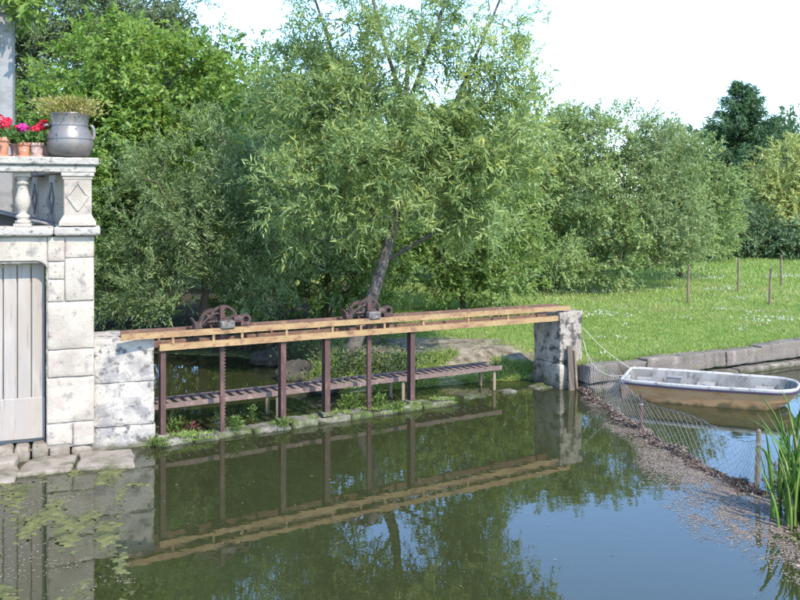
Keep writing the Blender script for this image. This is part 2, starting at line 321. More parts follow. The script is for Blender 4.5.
def ground_mat():
    m, t, N, L = new_mat('ground')
    out = N('ShaderNodeOutputMaterial'); b = N('ShaderNodeBsdfPrincipled'); L(b.outputs[0], out.inputs[0]); b.inputs['Roughness'].default_value = .95
    b.inputs['Specular IOR Level'].default_value = .15
    g = N('ShaderNodeNewGeometry')
    def noise(sc_, det=7):
        n = N('ShaderNodeTexNoise'); n.inputs['Scale'].default_value = sc_; n.inputs['Detail'].default_value = det; L(g.outputs['Position'], n.inputs[0]); return n.outputs['Fac']
    def ramp(src, *st):
        r = N('ShaderNodeValToRGB'); e = r.color_ramp.elements
        while len(e) < len(st): e.new(.5)
        for i, (p, c) in enumerate(st): e[i].position = p; e[i].color = (*c, 1)
        L(src, r.inputs[0]); return r.outputs[0]
    def mix(f, a, c):
        x = N('ShaderNodeMix'); x.data_type = 'RGBA'; L(f, x.inputs['Factor']); L(a, x.inputs['A']); L(c, x.inputs['B']); return x.outputs['Result']
    turf = ramp(noise(2.2), (.3, (.09, .145, .03)), (.52, (.16, .21, .05)), (.68, (.25, .24, .10)))
    earth = ramp(noise(6), (.3, (.07, .06, .042)), (.5, (.16, .13, .095)), (.7, (.25, .215, .165)))
    bed = ramp(noise(.9), (.30, (.075, .09, .025)), (.48, (.19, .21, .06)), (.66, (.36, .36, .15)))
    bed2 = ramp(noise(9), (.35, (.5, .5, .5)), (.65, (1, 1, 1)))
    mm = N('ShaderNodeMix'); mm.data_type = 'RGBA'; mm.blend_type = 'MULTIPLY'; mm.inputs['Factor'].default_value = 1; L(bed, mm.inputs['A']); L(bed2, mm.inputs['B'])
    a = N('ShaderNodeAttribute'); a.attribute_name = 'earth'; w = N('ShaderNodeAttribute'); w.attribute_name = 'wet'
    li = N('ShaderNodeAttribute'); li.attribute_name = 'litter'; lit = ramp(noise(12), (.35, (.022, .02, .011)), (.65, (.06, .05, .03)))
    c = mix(a.outputs['Fac'], turf, earth); c = mix(li.outputs['Fac'], c, lit); c = mix(w.outputs['Fac'], c, mm.outputs['Result']); L(c, b.inputs['Base Color'])
    bp = N('ShaderNodeBump'); bp.inputs['Strength'].default_value = .7; bp.inputs['Distance'].default_value = .04; L(noise(18), bp.inputs['Height']); L(bp.outputs[0], b.inputs['Normal'])
    return m
gme = bpy.data.meshes.new('ground'); V = np.stack([GX, GY, GZ], -1).reshape(-1, 3)
gme.vertices.add(len(V)); gme.vertices.foreach_set('co', V.ravel().astype(np.float32))
gme.loops.add(len(F)*3); gme.loops.foreach_set('vertex_index', F.ravel().astype(np.int32))
gme.polygons.add(len(F)); gme.polygons.foreach_set('loop_start', (np.arange(len(F))*3).astype(np.int32)); gme.update(calc_edges=True)
gme.polygons.foreach_set('use_smooth', [True]*len(F))
under = sst((-1.2-GX)/1.0)*sst((GY-10)/2)*sst((26-GY)/2)         # bare soil in the thicket
thick = np.maximum(under, sst((1.3-np.hypot((GX-2.2)/4.5, (GY-25.5)/2.6))/.4))
ear = np.clip(np.maximum(bare(GX, GY), np.maximum(thick, sst((.30-S)/.2)*sst((S+.05)/.05)*(1-quayness(GX, GY)))), 0, 1)
wetm = np.maximum(sst((.06-GZ)/.07), sst((GX-1.8)/.3)*sst((10.9-GY)/.4)*sst((4.4-GX)/.6)*.85)
for nm, a in (('earth', ear), ('wet', wetm), ('litter', np.clip(thick*1.0*(1-bare(GX, GY)), 0, 1))):
    at = gme.attributes.new(nm, 'FLOAT', 'POINT'); at.data.foreach_set('value', a.ravel().astype(np.float32))
gob = link('ground', gme, ground_mat()); tag(gob, kind='structure')

def water_mat():
    m, t, N, L = new_mat('pond_water')
    out = N('ShaderNodeOutputMaterial'); mx = N('ShaderNodeMixShader'); tr = N('ShaderNodeBsdfTransparent'); gl = N('ShaderNodeBsdfGlossy'); fr = N('ShaderNodeFresnel')
    tr.inputs['Color'].default_value = (.64, .70, .43, 1); gl.inputs['Roughness'].default_value = .0; fr.inputs['IOR'].default_value = 1.9
    g = N('ShaderNodeNewGeometry'); mp = N('ShaderNodeMapping'); mp.inputs['Rotation'].default_value = (0, 0, .5); mp.inputs['Scale'].default_value = (1.0, 1.6, 1)
    L(g.outputs['Position'], mp.inputs[0])
    n = N('ShaderNodeTexNoise'); n.inputs['Scale'].default_value = 3.2; n.inputs['Detail'].default_value = 3; L(mp.outputs[0], n.inputs[0])
    bp = N('ShaderNodeBump'); bp.inputs['Strength'].default_value = .06; bp.inputs['Distance'].default_value = .014; L(n.outputs['Fac'], bp.inputs['Height'])
    for s in (gl, fr): L(bp.outputs[0], s.inputs['Normal'])
    df = N('ShaderNodeBsdfDiffuse'); df.inputs['Color'].default_value = (.105, .115, .045, 1)      # suspended silt and plankton
    mk = N('ShaderNodeMixShader'); mk.inputs[0].default_value = .22; L(tr.outputs[0], mk.inputs[1]); L(df.outputs[0], mk.inputs[2])
    L(fr.outputs[0], mx.inputs[0]); L(mk.outputs[0], mx.inputs[1]); L(gl.outputs[0], mx.inputs[2]); L(mx.outputs[0], out.inputs[0])
    return m
wm = MB().add([(-18, -10, 0), (27, -10, 0), (27, 27, 0), (-18, 27, 0)], [(0, 1, 2, 3)])
tag(wm.build('water', water_mat()), kind='structure')

# ------------------------------------------------------------------ frames of reference: sluice line and terrace front
B0 = Vector((-2.93, 10.6, 0)); U = Vector((.863, .505, 0)); NF = Vector((.505, -.863, 0))   # along the sluice, and out towards the pond
def bp_(t, n, z): p = B0+U*t+NF*n; return Vector((p.x, p.y, z))
F0 = Vector((-3.65, 10.15, 0)); FV = Vector((-.94, -.342, 0)); FN = Vector((.342, -.94, 0)) # from the corner along the facade, and out
def fp(s, n, z): p = F0+FV*s+FN*n; return Vector((p.x, p.y, z))
Z = Vector((0, 0, 1))

# ------------------------------------------------------------------ terrace building
bld = thing('terrace_building', (F0.x, F0.y, .1), 'white limestone terrace with plank door and stone balustrade standing on the pond', 'building')
def stone(s0, s1, z0, z1, n1=.0, n0=-.34, m='stone', nm='stone', seed=[0], ns=6, rnd=.018, amp=.006, par=None):
    seed[0] += 1
    return rough_block(nm, hexa(F0, FV, s0+.003, s1-.003, FN, n0, n1+random.Random(seed[0]).uniform(-.008, .008), z0+.003, z1-.003), M[m], par or bld, ns, rnd, amp, seed[0])
# backing wall and returns
core = MB(); core.box(fp(2.6, -1.2, 1.31), FV, 1.42, FN, .80, 1.21); core.box(fp(.275, -.597, 1.36), FV, .255, FN, .58, 1.245); core.box(fp(3.2, -.32, 2.455), FV, 2.9, FN, .30, .155)
core.build('wall_core', M['mortar'], bld)
stone(-.0, .33, 2.35, 2.61); stone(0, .33, 1.835, 2.35); stone(.33, .52, 2.10, 2.31); stone(.33, .52, 1.835, 2.10)
stone(0, .52, 1.27, 1.835, ns=8); stone(0, .52, .94, 1.27, ns=8); stone(0, .53, .40, .94, ns=8); stone(.24, .53, .14, .40); stone(0, .24, .12, .40, .015)
# lintel with a rounded corner over the door
stone(.33, .523, 2.31, 2.61)
pr = [fp(.525, .0, 2.61)]
for a in range(0, 91, 15): pr.append(fp(.525+.13*(1-math.cos(R(a))), 0, 2.215+.105*math.sin(R(a))))
pr += [fp(1.15, 0, 2.325), fp(1.15, 0, 2.61)]
lm = MB(); lm.prism(pr, FN*-.33); lm.build('lintel_stone', M['stone'], bld, bevel=.012)
stone(1.155, 2.0, 2.32, 2.61, ns=5)
for z0, z1 in ((.14, .6), (.6, 1.2), (1.2, 1.75), (1.75, 2.32)): stone(1.62, 2.3, z0, z1, ns=4)
for k in range(4):
    for z0, z1 in ((.14, .75), (.75, 1.4), (1.4, 2.0), (2.0, 2.61)): stone(2.3+k*.7, 3.0+k*.7, z0, z1, ns=3)
# side face quoins (seen only a step to the right)
for i, (z0, z1) in enumerate(((.12, .7), (.7, 1.3), (1.3, 1.9), (1.9, 2.61))):
    for k in range(3):
        rough_block('stone', hexa(F0, FV, .012, .3, FN, -.36-.55*(k+1), -.36-.55*k, z0+.004, z1-.004), M['stone'], bld, 3, .018, .006, 60+i*3+k)
# door of vertical planks
dr = MB(); dr.box(fp(1.08, -.235, 1.2), FV, .53, FN, .01, 1.04); door = dr.build('door', M['door'], bld)
tag(door, 'pale grey plank door in the limestone wall')
for k in range(7):
    s0 = .555+k*.152; a = MB(); a.box(fp(s0+.073, -.205, 1.49), FV, .069, FN, .016, .80); a.build('plank', M['door'], door, bevel=.006)
a = MB(); a.box(fp(1.08, -.198, .45), FV, .53, FN, .022, .245); a.build('bottom_panel', M['door'], door, bevel=.008)
# rubble footing under the door
rr = random.Random(4)
s = .5
while s < 2.0:
    w = rr.uniform(.16, .30); stone(s, s+w, -.25, .185, .03, -.2, 'step_stone', 'footing_stone', ns=5, rnd=.05, amp=.016); s += w+.01
stone(.02, .26, -.25, .12, .02, -.2, 'step_stone', 'footing_stone', ns=5, rnd=.04, amp=.014); stone(.27, .5, -.25, .14, .025, -.2, 'step_stone', 'footing_stone', ns=5, rnd=.04, amp=.014)
# cornice band
for s0, s1 in ((-.07, .45), (.45, 1.3), (1.3, 2.2), (2.2, 3.1), (3.1, 5.0)):
    stone(s0, s1, 2.61, 2.73, .075, -.5, 'cap_stone', 'cornice_stone', ns=7, rnd=.035, amp=.007)
fl = MB(); fl.box(fp(2.6, -2.6, 2.60), FV, 2.5, FN, 2.05, .06); fl.build('terrace_floor', M['column'], bld)
# balustrade: rail, corner pedestal, balusters, and the return running back
rm = MB(); rm.box(fp(2.45, -.115, 3.495), FV, 2.50, FN, .185, .045); rail = rm.build('balustrade', M['cap_stone'], bld, bevel=.014)
rm = MB(); rm.box(fp(2.45, -.115, 3.405), FV, 2.465, FN, .15, .044); rm.build('rail_moulding', M['cap_stone'], rail, bevel=.012)
def frame_box(name, c, ax, hx, ay, hy, hz, m, par, bev=.01):
    a = MB(); a.box(c, ax, hx, ay, hy, hz); return a.build(name, M[m], par, bevel=bev)
def diamond(c, ax, out, w, h, par, m='stone', th=.014):
    a = MB(); c = Vector(c); ax = Vector(ax); out = Vector(out); n_ = .018
    pts = [c+Z*h, c+ax*w, c-Z*h, c-ax*w]
    for i in range(4):
        p, q_ = pts[i], pts[(i+1) % 4]; d = (q_-p).normalized(); s_ = d.cross(out).normalized()
        a.box((p+q_)/2, d, (q_-p).length/2+.008, s_, n_, th, out)
    a.build('diamond_moulding', M[m], par, bevel=.004)
ped = frame_box('pedestal', fp(.185, -.12, 3.035), FV, .155, FN, .145, .29, 'stone', rail); 
frame_box('pedestal_cap', fp(.185, -.12, 3.338), FV, .185, FN, .165, .024, 'cap_stone', rail); frame_box('pedestal_cap', fp(.185, -.12, 3.295), FV, .170, FN, .152, .018, 'stone', rail)
pb = MB(); c0 = fp(.185, -.12, 0)
pts = [(.205, 2.735), (.205, 2.775), (.155, 2.86)]
vv = []
for h, z in pts:
    for i, j in ((-1, -1), (1, -1), (1, 1), (-1, 1)): p = c0+FV*h*i+FN*(h-.012)*j; vv.append((p.x, p.y, z))
pb.add(vv, [(0,1,2,3), (11,10,9,8)]+[(k*4+i, k*4+(i+1) % 4, k*4+4+(i+1) % 4, k*4+4+i) for k in range(2) for i in range(4)])
pb.build('pedestal_base', M['stone'], rail)
diamond(fp(.185, .026, 3.09), FV, FN, .115, .17, rail)
PROF = [(.085, 0), (.085, .035), (.062, .04), (.062, .055), (.078, .075), (.078, .095), (.048, .115), (.042, .13), (.06, .165), (.078, .21), (.085, .255), (.082, .30), (.07, .345), (.056, .40), (.05, .44), (.054, .455), (.07, .465), (.07, .485), (.056, .495), (.06, .51), (.075, .535), (.075, .55)]
def baluster(p, par):
    a = MB(); a.lathe(p+Z*.03, PROF, 18); a.box(p+Z*.016, FV, .095, FN, .095, .016); a.box(p+Z*.605, FV, .09, FN, .09, .025)
    return a.build('baluster', M['stone'], par, smooth=False)
bal = []
for k in range(8): 
    b_ = baluster(fp(.79+k*.44, -.12, 2.73), rail)
    for pl in b_.data.polygons: pl.use_smooth = len(pl.vertices) == 4 and pl.index < 18*21
RD = Vector((-.58, .815, 0)); RN = Vector((-.815, -.58, 0))       # return balustrade: direction and inner normal
def rp(t, n, z): p = fp(.22, -.22, 0)+RD*t+RN*n; return Vector((p.x, p.y, z))
frame_box('return_rail', rp(2.3, 0, 3.45), RD, 2.1, RN, .16, .085, 'cap_stone', rail, .015)
frame_box('return_plinth', rp(2.3, 0, 2.70), RD, 2.1, RN, .16, .05, 'cap_stone', rail, .015)
for t in (.62, 1.55, 2.5, 3.5):
    frame_box('pedestal', rp(t, 0, 3.055), RD, .17, RN, .12, .305, 'stone', rail); diamond(rp(t, .122, 3.06), RD, RN, .12, .19, rail, 'boards')
for t in (1.08, 2.02, 3.0): baluster(rp(t, 0, 2.74), rail)
# sloping grey boards inside the terrace
bo = thing('sloping_boards', tuple(fp(1.3, -.9, 2.66)), 'dark grey sloping boards lying behind the balusters on the terrace', 'boards')
for k in range(5):
    p0 = fp(.42, -.55-.17*k, 2.72); p1 = fp(1.9, -.55-.17*k, 3.10); d = (p1-p0).normalized()
    a = MB(); a.box((p0+p1)/2, d, (p1-p0).length/2, FN, .08, .015, d.cross(FN)); a.build('board', M['boards'], bo, bevel=.004)
# column on the terrace with creeper on top
cl = thing('terrace_column', tuple(fp(1.19, -1.45, 2.66)), 'square grey stone column rising from the terrace behind the flower pots', 'column')
cc = fp(1.19, -1.45, 0)
frame_box('base', (cc.x, cc.y, 2.76), FV, .26, FN, .26, .10, 'column', cl, .02); frame_box('shaft', (cc.x, cc.y, 4.16), FV, .20, FN, .20, 1.30, 'column', cl, .015)
frame_box('capital', (cc.x, cc.y, 5.50), FV, .25, FN, .25, .06, 'column', cl, .015)

# ------------------------------------------------------------------ landing steps
st = thing('landing_steps', (-4.6, 9.3, 0), 'low stone slabs forming a landing at the water below the door', 'steps')
def quad_block(pts, z0, z1, m, nm, par, seed, ns=9, rnd=.022, amp=.022):
    P = [(*p, z0) for p in pts]+[(*p, z1) for p in pts]; return rough_block(nm, P, M[m], par, ns, rnd, amp, seed)
quad_block([(-3.62, 9.52), (-3.0, 9.62), (-3.22, 10.22), (-3.78, 10.05)], -.3, .06, 'step_stone', 'slab', st, 71)
quad_block([(-4.20, 9.28), (-3.66, 9.50), (-3.80, 10.03), (-4.30, 9.86)], -.3, .045, 'step_stone', 'slab', st, 72)
quad_block([(-5.0, 8.70), (-4.12, 9.12), (-4.32, 9.62), (-5.1, 9.35)], -.3, .035, 'step_stone', 'slab', st, 73)
quad_block([(-6.2, 8.25), (-5.03, 8.68), (-5.13, 9.33), (-6.2, 9.0)], -.3, .04, 'step_stone', 'slab', st, 74)
quad_block([(-4.72, 9.35), (-4.33, 9.55), (-4.42, 9.9), (-4.8, 9.78)], -.3, .10, 'step_stone', 'slab', st, 75, 5)
quad_block([(-5.2, 9.3), (-4.74, 9.42), (-4.82, 9.78), (-5.3, 9.62)], -.3, .12, 'step_stone', 'slab', st, 76, 5)

# ------------------------------------------------------------------ abutment at the left end of the sluice
ab = thing('abutment', (-3.4, 10.6, 0), 'lichen blotched white stone abutment between the terrace pillar and the ochre beams', 'abutment')
AO = Vector((-3.05, 10.55, 0))
a = MB(); p = AO+FV*.365-FN*.375; a.box((p.x, p.y, .5), FV, .345, FN, .355, .82); a.build('mortar_core', M['mortar'], ab)
for i, (z0, z1, n_) in enumerate(((-.4, .26, .02), (.26, .80, .0), (.80, 1.34, .0))):
    rough_block('block', hexa(AO, FV, .0 if i else -.02, .73, FN, -.75, n_, z0+.003, z1-.003), M['lichen_stone'], ab, 12, .016, .013, 81+i, 5)

# ------------------------------------------------------------------ sluice gate frame
sl = thing('sluice_frame', tuple(bp_(3, 0, 0)), 'ochre painted iron sluice frame on red brown posts across the channel', 'sluice')
TILT = -.0115
def beam(t0, t1, n, zb, h, d, m, nm='beam'):
    p0 = bp_(t0, n, zb+TILT*t0); p1 = bp_(t1, n, zb+TILT*t1); dv = (p1-p0).normalized()
    a = MB(); up = dv.cross(-NF).normalized(); up = up if up.z > 0 else -up
    # channel section: web plus two flanges
    a.box((p0+p1)/2+up*h/2, dv, (p1-p0).length/2, NF, .006, h/2, up)
    for zz in (.004, h-.004): a.box((p0+p1)/2+up*zz-NF*(d/2+.0065), dv, (p1-p0).length/2, NF, d/2, .004, up)
    return a.build(nm, M[m], sl)
FO, BO = .085, -.20
beam(-.55, 6.55, FO, 1.335, .072, .05, 'beam'); beam(-.09, 6.30, FO, 1.175, .078, .05, 'beam')
beam(-.50, 6.55, BO, 1.335, .075, .05, 'beam_rust'); beam(-.09, 6.30, BO, 1.175, .08, .05, 'beam_rust')
def strut(t, n, m, w=.016):
    a = MB(); a.box(bp_(t, n-.02, 1.294+TILT*t), U, w, NF, .012, .0405); return a.build('strut', M[m], sl)
for t in (.08, .60, .98, 1.60, 2.28, 2.72, 3.10, 3.75, 4.55, 5.30): strut(t, FO, 'beam')
for t in (-.02, .45, .85, 1.5, 2.2, 2.6, 3.2, 3.9, 4.7, 5.4, 5.75, 6.0): strut(t, BO, 'beam_rust')
for t in (.35, 1.3, 2.45, 3.45, 4.3, 5.2, 6.1):           # ties between the front and the back beam
    a = MB(); a.box(bp_(t, -.06, 1.345+TILT*t), U, .018, NF, .13, .007); a.build('tie_bar', M['beam_rust'], sl)
def ipost(t, hw, n0, n1, z0, z1, m):                      # H-section post
    a = MB(); nm_ = (n0+n1)/2
    a.box(bp_(t, nm_, (z0+z1)/2), U, .006, NF, (n1-n0)/2-.01, (z1-z0)/2)
    for n_ in (n0+.005, n1-.005): a.box(bp_(t, n_, (z0+z1)/2), U, hw, NF, .005, (z1-z0)/2)
    return a.build('post', M[m], sl)
for t, hw in ((-.035, .032), (1.564, .037), (2.213, .039), (3.58, .037)): ipost(t, hw, -.055, .055, -.1, 1.24+TILT*t, 'rust')
# post shoes
for t in (1.564, 2.213, 3.58, -.035): 
    a = MB(); a.box(bp_(t, 0, .10), U, .075, NF, .085, .03); a.build('post_shoe', M['sill_stone'], sl, bevel=.012)

# ------------------------------------------------------------------ rack winches
def ring(mb, c, ax, ay, r0, r1, th, n=40, teeth=0, a0=0, a1=360):
    c = Vector(c); nz = ax.cross(ay); vv = []; ff = []
    full = a1-a0 >= 360; m = n if full else n+1
    for k in range(m):
        an = R(a0+(a1-a0)*k/n); e = ax*math.cos(an)+ay*math.sin(an)
        ro = r1*(1+(.10 if teeth and k % 2 else 0))
        vv += [c+e*r0-nz*th, c+e*ro-nz*th, c+e*ro+nz*th, c+e*r0+nz*th]
    for k in range(n):
        i, j = k*4, ((k+1) % m)*4
        for q_ in range(4): ff.append((i+q_, i+(q_+1) % 4, j+(q_+1) % 4, j+q_))
    if not full: ff += [(0,1,2,3), ((m-1)*4+3, (m-1)*4+2, (m-1)*4+1, (m-1)*4)]
    mb.add(vv, ff)
def winch(t, label, top, rot):
    zb = 1.41+TILT*t
    w = thing('rack_winch', tuple(bp_(t, -.05, zb)), label, 'winch', 'winches on the sluice beams')
    # toothed rack running from the sill up through the beams
    a = MB(); zt = zb+top; a.box(bp_(t, -.01, (zt+.05)/2), U, .026, NF, .022, (zt-.05)/2)
    z = .1
    while z < zt-.03: a.box(bp_(t+.034, -.01, z), U, .009, NF, .02, .011); z += .044
    a.build('rack', M['rust'], w)
    a = MB(); ring(a, bp_(t+.05, -.10, zb+.075), U, Z, .165, .195, .012, 48, 0); 
    for k in range(5):
        an = R(rot+72*k); e = U*math.cos(an)+Z*math.sin(an); a.box(bp_(t+.05, -.10, zb+.075)+e*.1, e, .08, e.cross(NF), .014, .008, NF)
    a.build('wheel', M['gear'], w)
    a = MB(); ring(a, bp_(t-.09, -.16, zb+.065), U, Z, .12, .155, .018, 52, 1)
    for k in range(4):
        an = R(rot*1.5+90*k); e = U*math.cos(an)+Z*math.sin(an); a.box(bp_(t-.09, -.16, zb+.065)+e*.07, e, .06, e.cross(NF), .016, .012, NF)
    a.build('gear', M['gear'], w)
    a = MB(); ring(a, bp_(t+.05, .02, zb+.07), U, Z, .02, .06, .025, 24, 1); a.build('pinion', M['gear'], w)
    a = MB(); a.tube([bp_(t-.33, -.08, zb+.065), bp_(t+.36, -.08, zb+.065)], .018, 10); a.build('axle', M['gear'], w)
    a = MB(); a.box(bp_(t+.045, .055, zb+.035), U, .095, NF, .06, .055); a.build('housing', M['gearcap'], w, bevel=.018)
    # left bearing: a flared fork; right bearing: an eye on a foot
    a = MB(); c = bp_(t-.31, -.06, zb)
    a.box(c+Z*.03, U, .05, NF, .07, .03); a.box(c+Z*.09-U*.05, (U*.5-Z*.87), .055, NF, .05, .012, (U*.87+Z*.5)); a.box(c+Z*.095+U*.045, (U*.5+Z*.87), .05, NF, .05, .012, (U*-.87+Z*.5))
    a.box(c-Z*.12, U, .022, NF, .03, .12); a.build('bearing', M['gear'], w, bevel=.006)
    a = MB(); c = bp_(t+.33, -.06, zb+.075); ring(a, c, U, Z, .035, .072, .045, 24); a.box(c-Z*.06-U*.0, U, .075, NF, .05, .022); a.tube([c-U*.16, c-U*.06], [.045, .06], 12)
    a.box(c-Z*.2, U, .022, NF, .03, .12); a.build('bearing', M['gear'], w, bevel=.004)
    # cranked brace
    pts = [bp_(t-.29+.24*k/6, -.02, zb+.02+.16*math.sin(R(15*k))) for k in range(7)]
    a = MB(); a.tube(pts, .013, 8); a.build('brace', M['gear'], w)
    return w
winch(.735, 'rusty geared rack winch on the sluice beams next to the white abutment', .27, 20)
winch(2.885, 'rusty geared rack winch on the beams in front of the leaning willow trunk', .22, 48)

# ------------------------------------------------------------------ walkway behind the sluice
wk = thing('walkway', tuple(bp_(2.6, -.55, 0)), 'low slatted metal walkway running behind the sluice posts above the water', 'walkway')
ZW = .375
for n_ in (-.36, -.76):
    a = MB(); p0 = bp_(-.25, n_, ZW+.01); p1 = bp_(5.5, n_, ZW-.02); a.box((p0+p1)/2, (p1-p0).normalized(), (p1-p0).length/2, NF, .012, .032); a.build('stringer', M['walk'], wk)
slm = None
for k in range(44):
    t = -.2+k*.129
    if slm is None:
        a = MB(); a.box((0, 0, 0), U, .034, NF, .188, .009); slo = a.build('slat', M['walk'], None); slo.parent = wk; slm = slo
        o = slo
    else:
        o = slm.copy(); col.objects.link(o)
    o.location = bp_(t, -.56, ZW+.022-.005*t)-Vector(wk.location); o.rotation_euler = (random.Random(k).uniform(-.02, .02), 0, random.Random(k+50).uniform(-.05, .05))
for t, n_ in ((1.66, -.37), (3.68, -.37), (5.38, -.37), (1.66, -.75), (3.68, -.75), (5.38, -.75)):
    a = MB(); a.box(bp_(t, n_-.025, .12), U, .024, NF, .010, .26); a.box(bp_(t+.02, n_-.045, .12), U, .006, NF, .03, .26); a.build('leg', M['wood'], wk)
for t in (1.70, 3.72, 5.40):
    a = MB(); a.box(bp_(t, -.56, ZW-.045), U, .02, NF, .22, .012); a.build('crossbar', M['walk'], wk)

# ------------------------------------------------------------------ mossy sill
si = thing('sluice_sill', tuple(bp_(2, 0, 0)), 'mossy stone sill at water level under the sluice posts', 'sill')
t = -.12; k = 0; rr = random.Random(9)
while t < 4.1:
    w = rr.uniform(.30, .62); k += 1
    rough_block('sill_stone', hexa(B0, U, t, t+w, NF, -.20-rr.uniform(0, .05), .14+rr.uniform(-.03, .04), -.5, .065+rr.uniform(-.025, .02)), M['sill_stone'], si, 6, .04, .018, 100+k, 7); t += w+.008
while t < 6.1:
    w = rr.uniform(.25, .5); k += 1
    rough_block('sill_stone', hexa(B0, U, t, t+w, NF, -.35-rr.uniform(0, .05), -.05+rr.uniform(-.06, .08), -.5, .0+rr.uniform(-.05, .03)), M['sill_stone'], si, 5, .05, .03, 100+k, 7); t += w+.02

# ------------------------------------------------------------------ pier at the right end
pi_ = thing('gate_pier', tuple(bp_(6.6, -.2, 0)), 'squat weathered stone pier with dark lichen holding the beams at the lawn side', 'pier')
PO = bp_(6.33, .10, 0)
for i, (z0, z1, e) in enumerate(((-.5, .40, .02), (.40, 1.235, .0))):
    rough_block('block', hexa(PO, U, -e, .47+e, NF, -.66, e, z0+.002, z1-.002), M['pier_stone'], pi_, 12, .014, .014, 130+i, 6)
bd = thing('leaning_board', tuple(bp_(6.42, .2, -.2)), 'dark rotten board leaning upright against the front of the stone pier', 'board')
p0 = bp_(6.42, .30, -.35); p1 = bp_(6.47, .165, .70); d = (p1-p0).normalized()
a = MB(); a.box((p0+p1)/2, d, (p1-p0).length/2, U, .055, .016, d.cross(U)); a.build('plank', M['darkwood'], bd, bevel=.006)
a = MB(); p0 = bp_(6.56, .26, -.3); p1 = bp_(6.55, .19, .62); d = (p1-p0).normalized(); a.box((p0+p1)/2, d, (p1-p0).length/2, U, .022, .02, d.cross(U)); a.build('batten', M['wood'], bd, bevel=.005)

# ------------------------------------------------------------------ quay wall along the lawn
qw = thing('quay_wall', (8, 16.2, 0), 'grey stone quay wall edging the lawn behind the moored boat', 'wall')
Q0 = Vector((3.02, 13.55, 0)); QD = Vector((14-3.02, 19.27-13.45, 0)).normalized(); QN = Vector((QD.y, -QD.x, 0))
t = .02; k = 0; rr = random.Random(12)
while t < 19:
    w = rr.uniform(.45, .95); k += 1; zt = .395+rr.uniform(-.025, .02)+.03*sst(np.array((t-2)/6)).item()
    rough_block('coping_stone', hexa(Q0, QD, t, t+w, QN, -.30, .0+rr.uniform(-.02, .02), .12, zt), M['quay_stone'], qw, 7 if t < 9 else 3, .014, .018, 200+k, 6); t += w+.004
t = .0
while t < 19:
    w = rr.uniform(.6, 1.2); k += 1
    rough_block('footing_stone', hexa(Q0, QD, t, t+w, QN, -.30, .14+rr.uniform(-.02, .02), -.6, .075+rr.uniform(-.015, .015)), M['quay_stone'] if k % 3 else M['pier_stone'], qw, 5 if t < 9 else 3, .03, .012, 300+k, 6); t += w+.012

# ------------------------------------------------------------------ boat
bt = thing('rowing_boat', (4.7, 13.0, 0), 'small grimy white dinghy with ochre hull moored by the quay wall', 'boat')
BA = Vector((.918, -.397, 0)); BN = Vector((-.397, -.918, 0)); BS = Vector((3.59, 13.52, 0))      # stern middle, axis to the bow, near side
def bs(x, w, z): p = BS+BA*x+BN*w; return Vector((p.x, p.y, z))
LB = 2.52; HW = .60
def halfw(u): return HW*(.90+.10*math.sin(math.pi*min(u*1.3, 1)))*(max(1-max(0, (u-.82)/.18)**2.4, 0))**.42
xs = [0, .06, .15, .3, .45, .6, .72, .80, .86, .91, .95, .975, .99, 1.0]
def shell(wscale, zfun, xscale, x0=0, n=None):
    return [(x0+u*LB*xscale, halfw(u)*wscale) for u in xs]
def sheer(u): return .305+.02*u**2
# outer hull: bottom outline narrower and shorter (raked bow), top outline under the rim
rings = []
for (ws, xsx, xo, zf) in ((.70, .84, .05, lambda u: -.10), (.84, .88, .025, lambda u: -.06+.03*u), (.93, .955, .01, lambda u: .11+.02*u), (.985, .99, 0, lambda u: sheer(u)-.075)):
    r = [bs(xo+u*LB*xsx, halfw(u)*ws, zf(u)) for u in xs]+[bs(xo+u*LB*xsx, -halfw(u)*ws, zf(u)) for u in reversed(xs[:-1])]
    rings.append(r)
def loft(rings, cap_first=False, cap_last=False):
    a = MB(); n = len(rings[0]); vv = [p for r in rings for p in r]; ff = []
    for i in range(len(rings)-1):
        for k in range(n): ff.append((i*n+k, i*n+(k+1) % n, (i+1)*n+(k+1) % n, (i+1)*n+k))
    if cap_first: ff.append(tuple(range(n)))
    if cap_last: ff.append(tuple((len(rings)-1)*n+k for k in range(n)))
    return a.add(vv, ff)
def outline(ws, xsx, xo, zf, inset=0):
    return [bs(xo+u*LB*xsx, max(halfw(u)*ws-inset, 0), zf(u)) for u in xs]+[bs(xo+u*LB*xsx, -max(halfw(u)*ws-inset, 0), zf(u)) for u in reversed(xs[:-1])]
loft(rings, cap_first=True).build('hull', M['boat_hull'], bt)
o1 = lambda ws, xx, xo, dz: outline(ws, xx, xo, lambda u: sheer(u)+dz)
loft([o1(.985, .99, 0, -.075), o1(1.03, 1.005, -.012, -.07), o1(1.03, 1.005, -.012, -.045), o1(1.0, .995, -.004, -.042)]).build('rub_strip', M['boat_strip'], bt)
loft([o1(1.0, .995, -.003, -.042), o1(1.02, 1.004, -.010, -.01), o1(1.01, 1.0, -.006, .006), o1(.955, .98, .022, .007), o1(.935, .972, .03, -.02)]).build('gunwale', M['boat_rim'], bt, smooth=True)
inner = loft([o1(.935, .972, .03, -.02), o1(.90, .95, .045, -.13), outline(.86, .91, .06, lambda u: .055), outline(.78, .88, .08, lambda u: .03)], cap_last=True).build('interior', M['boat_white'], bt)
a = MB(); a.box(bs(.30, 0, .17), BA, .17, BN, .47, .012); a.build('stern_seat', M['boat_white'], bt, bevel=.006)
a = MB(); a.box(bs(1.18, 0, .155), BA, .13, BN, .50, .014); a.build('thwart', M['boat_white'], bt, bevel=.006)
a = MB(); a.box(bs(2.02, 0, .165), BA, .14, BN, .42, .012); a.build('bow_seat', M['boat_white'], bt, bevel=.006)
a = MB(); ring(a, bs(.10, .25, .26), BN, Z, .05, .062, .008, 18, 0, 0, 200); a.build('lifting_eye', M['boat_rim'], bt)
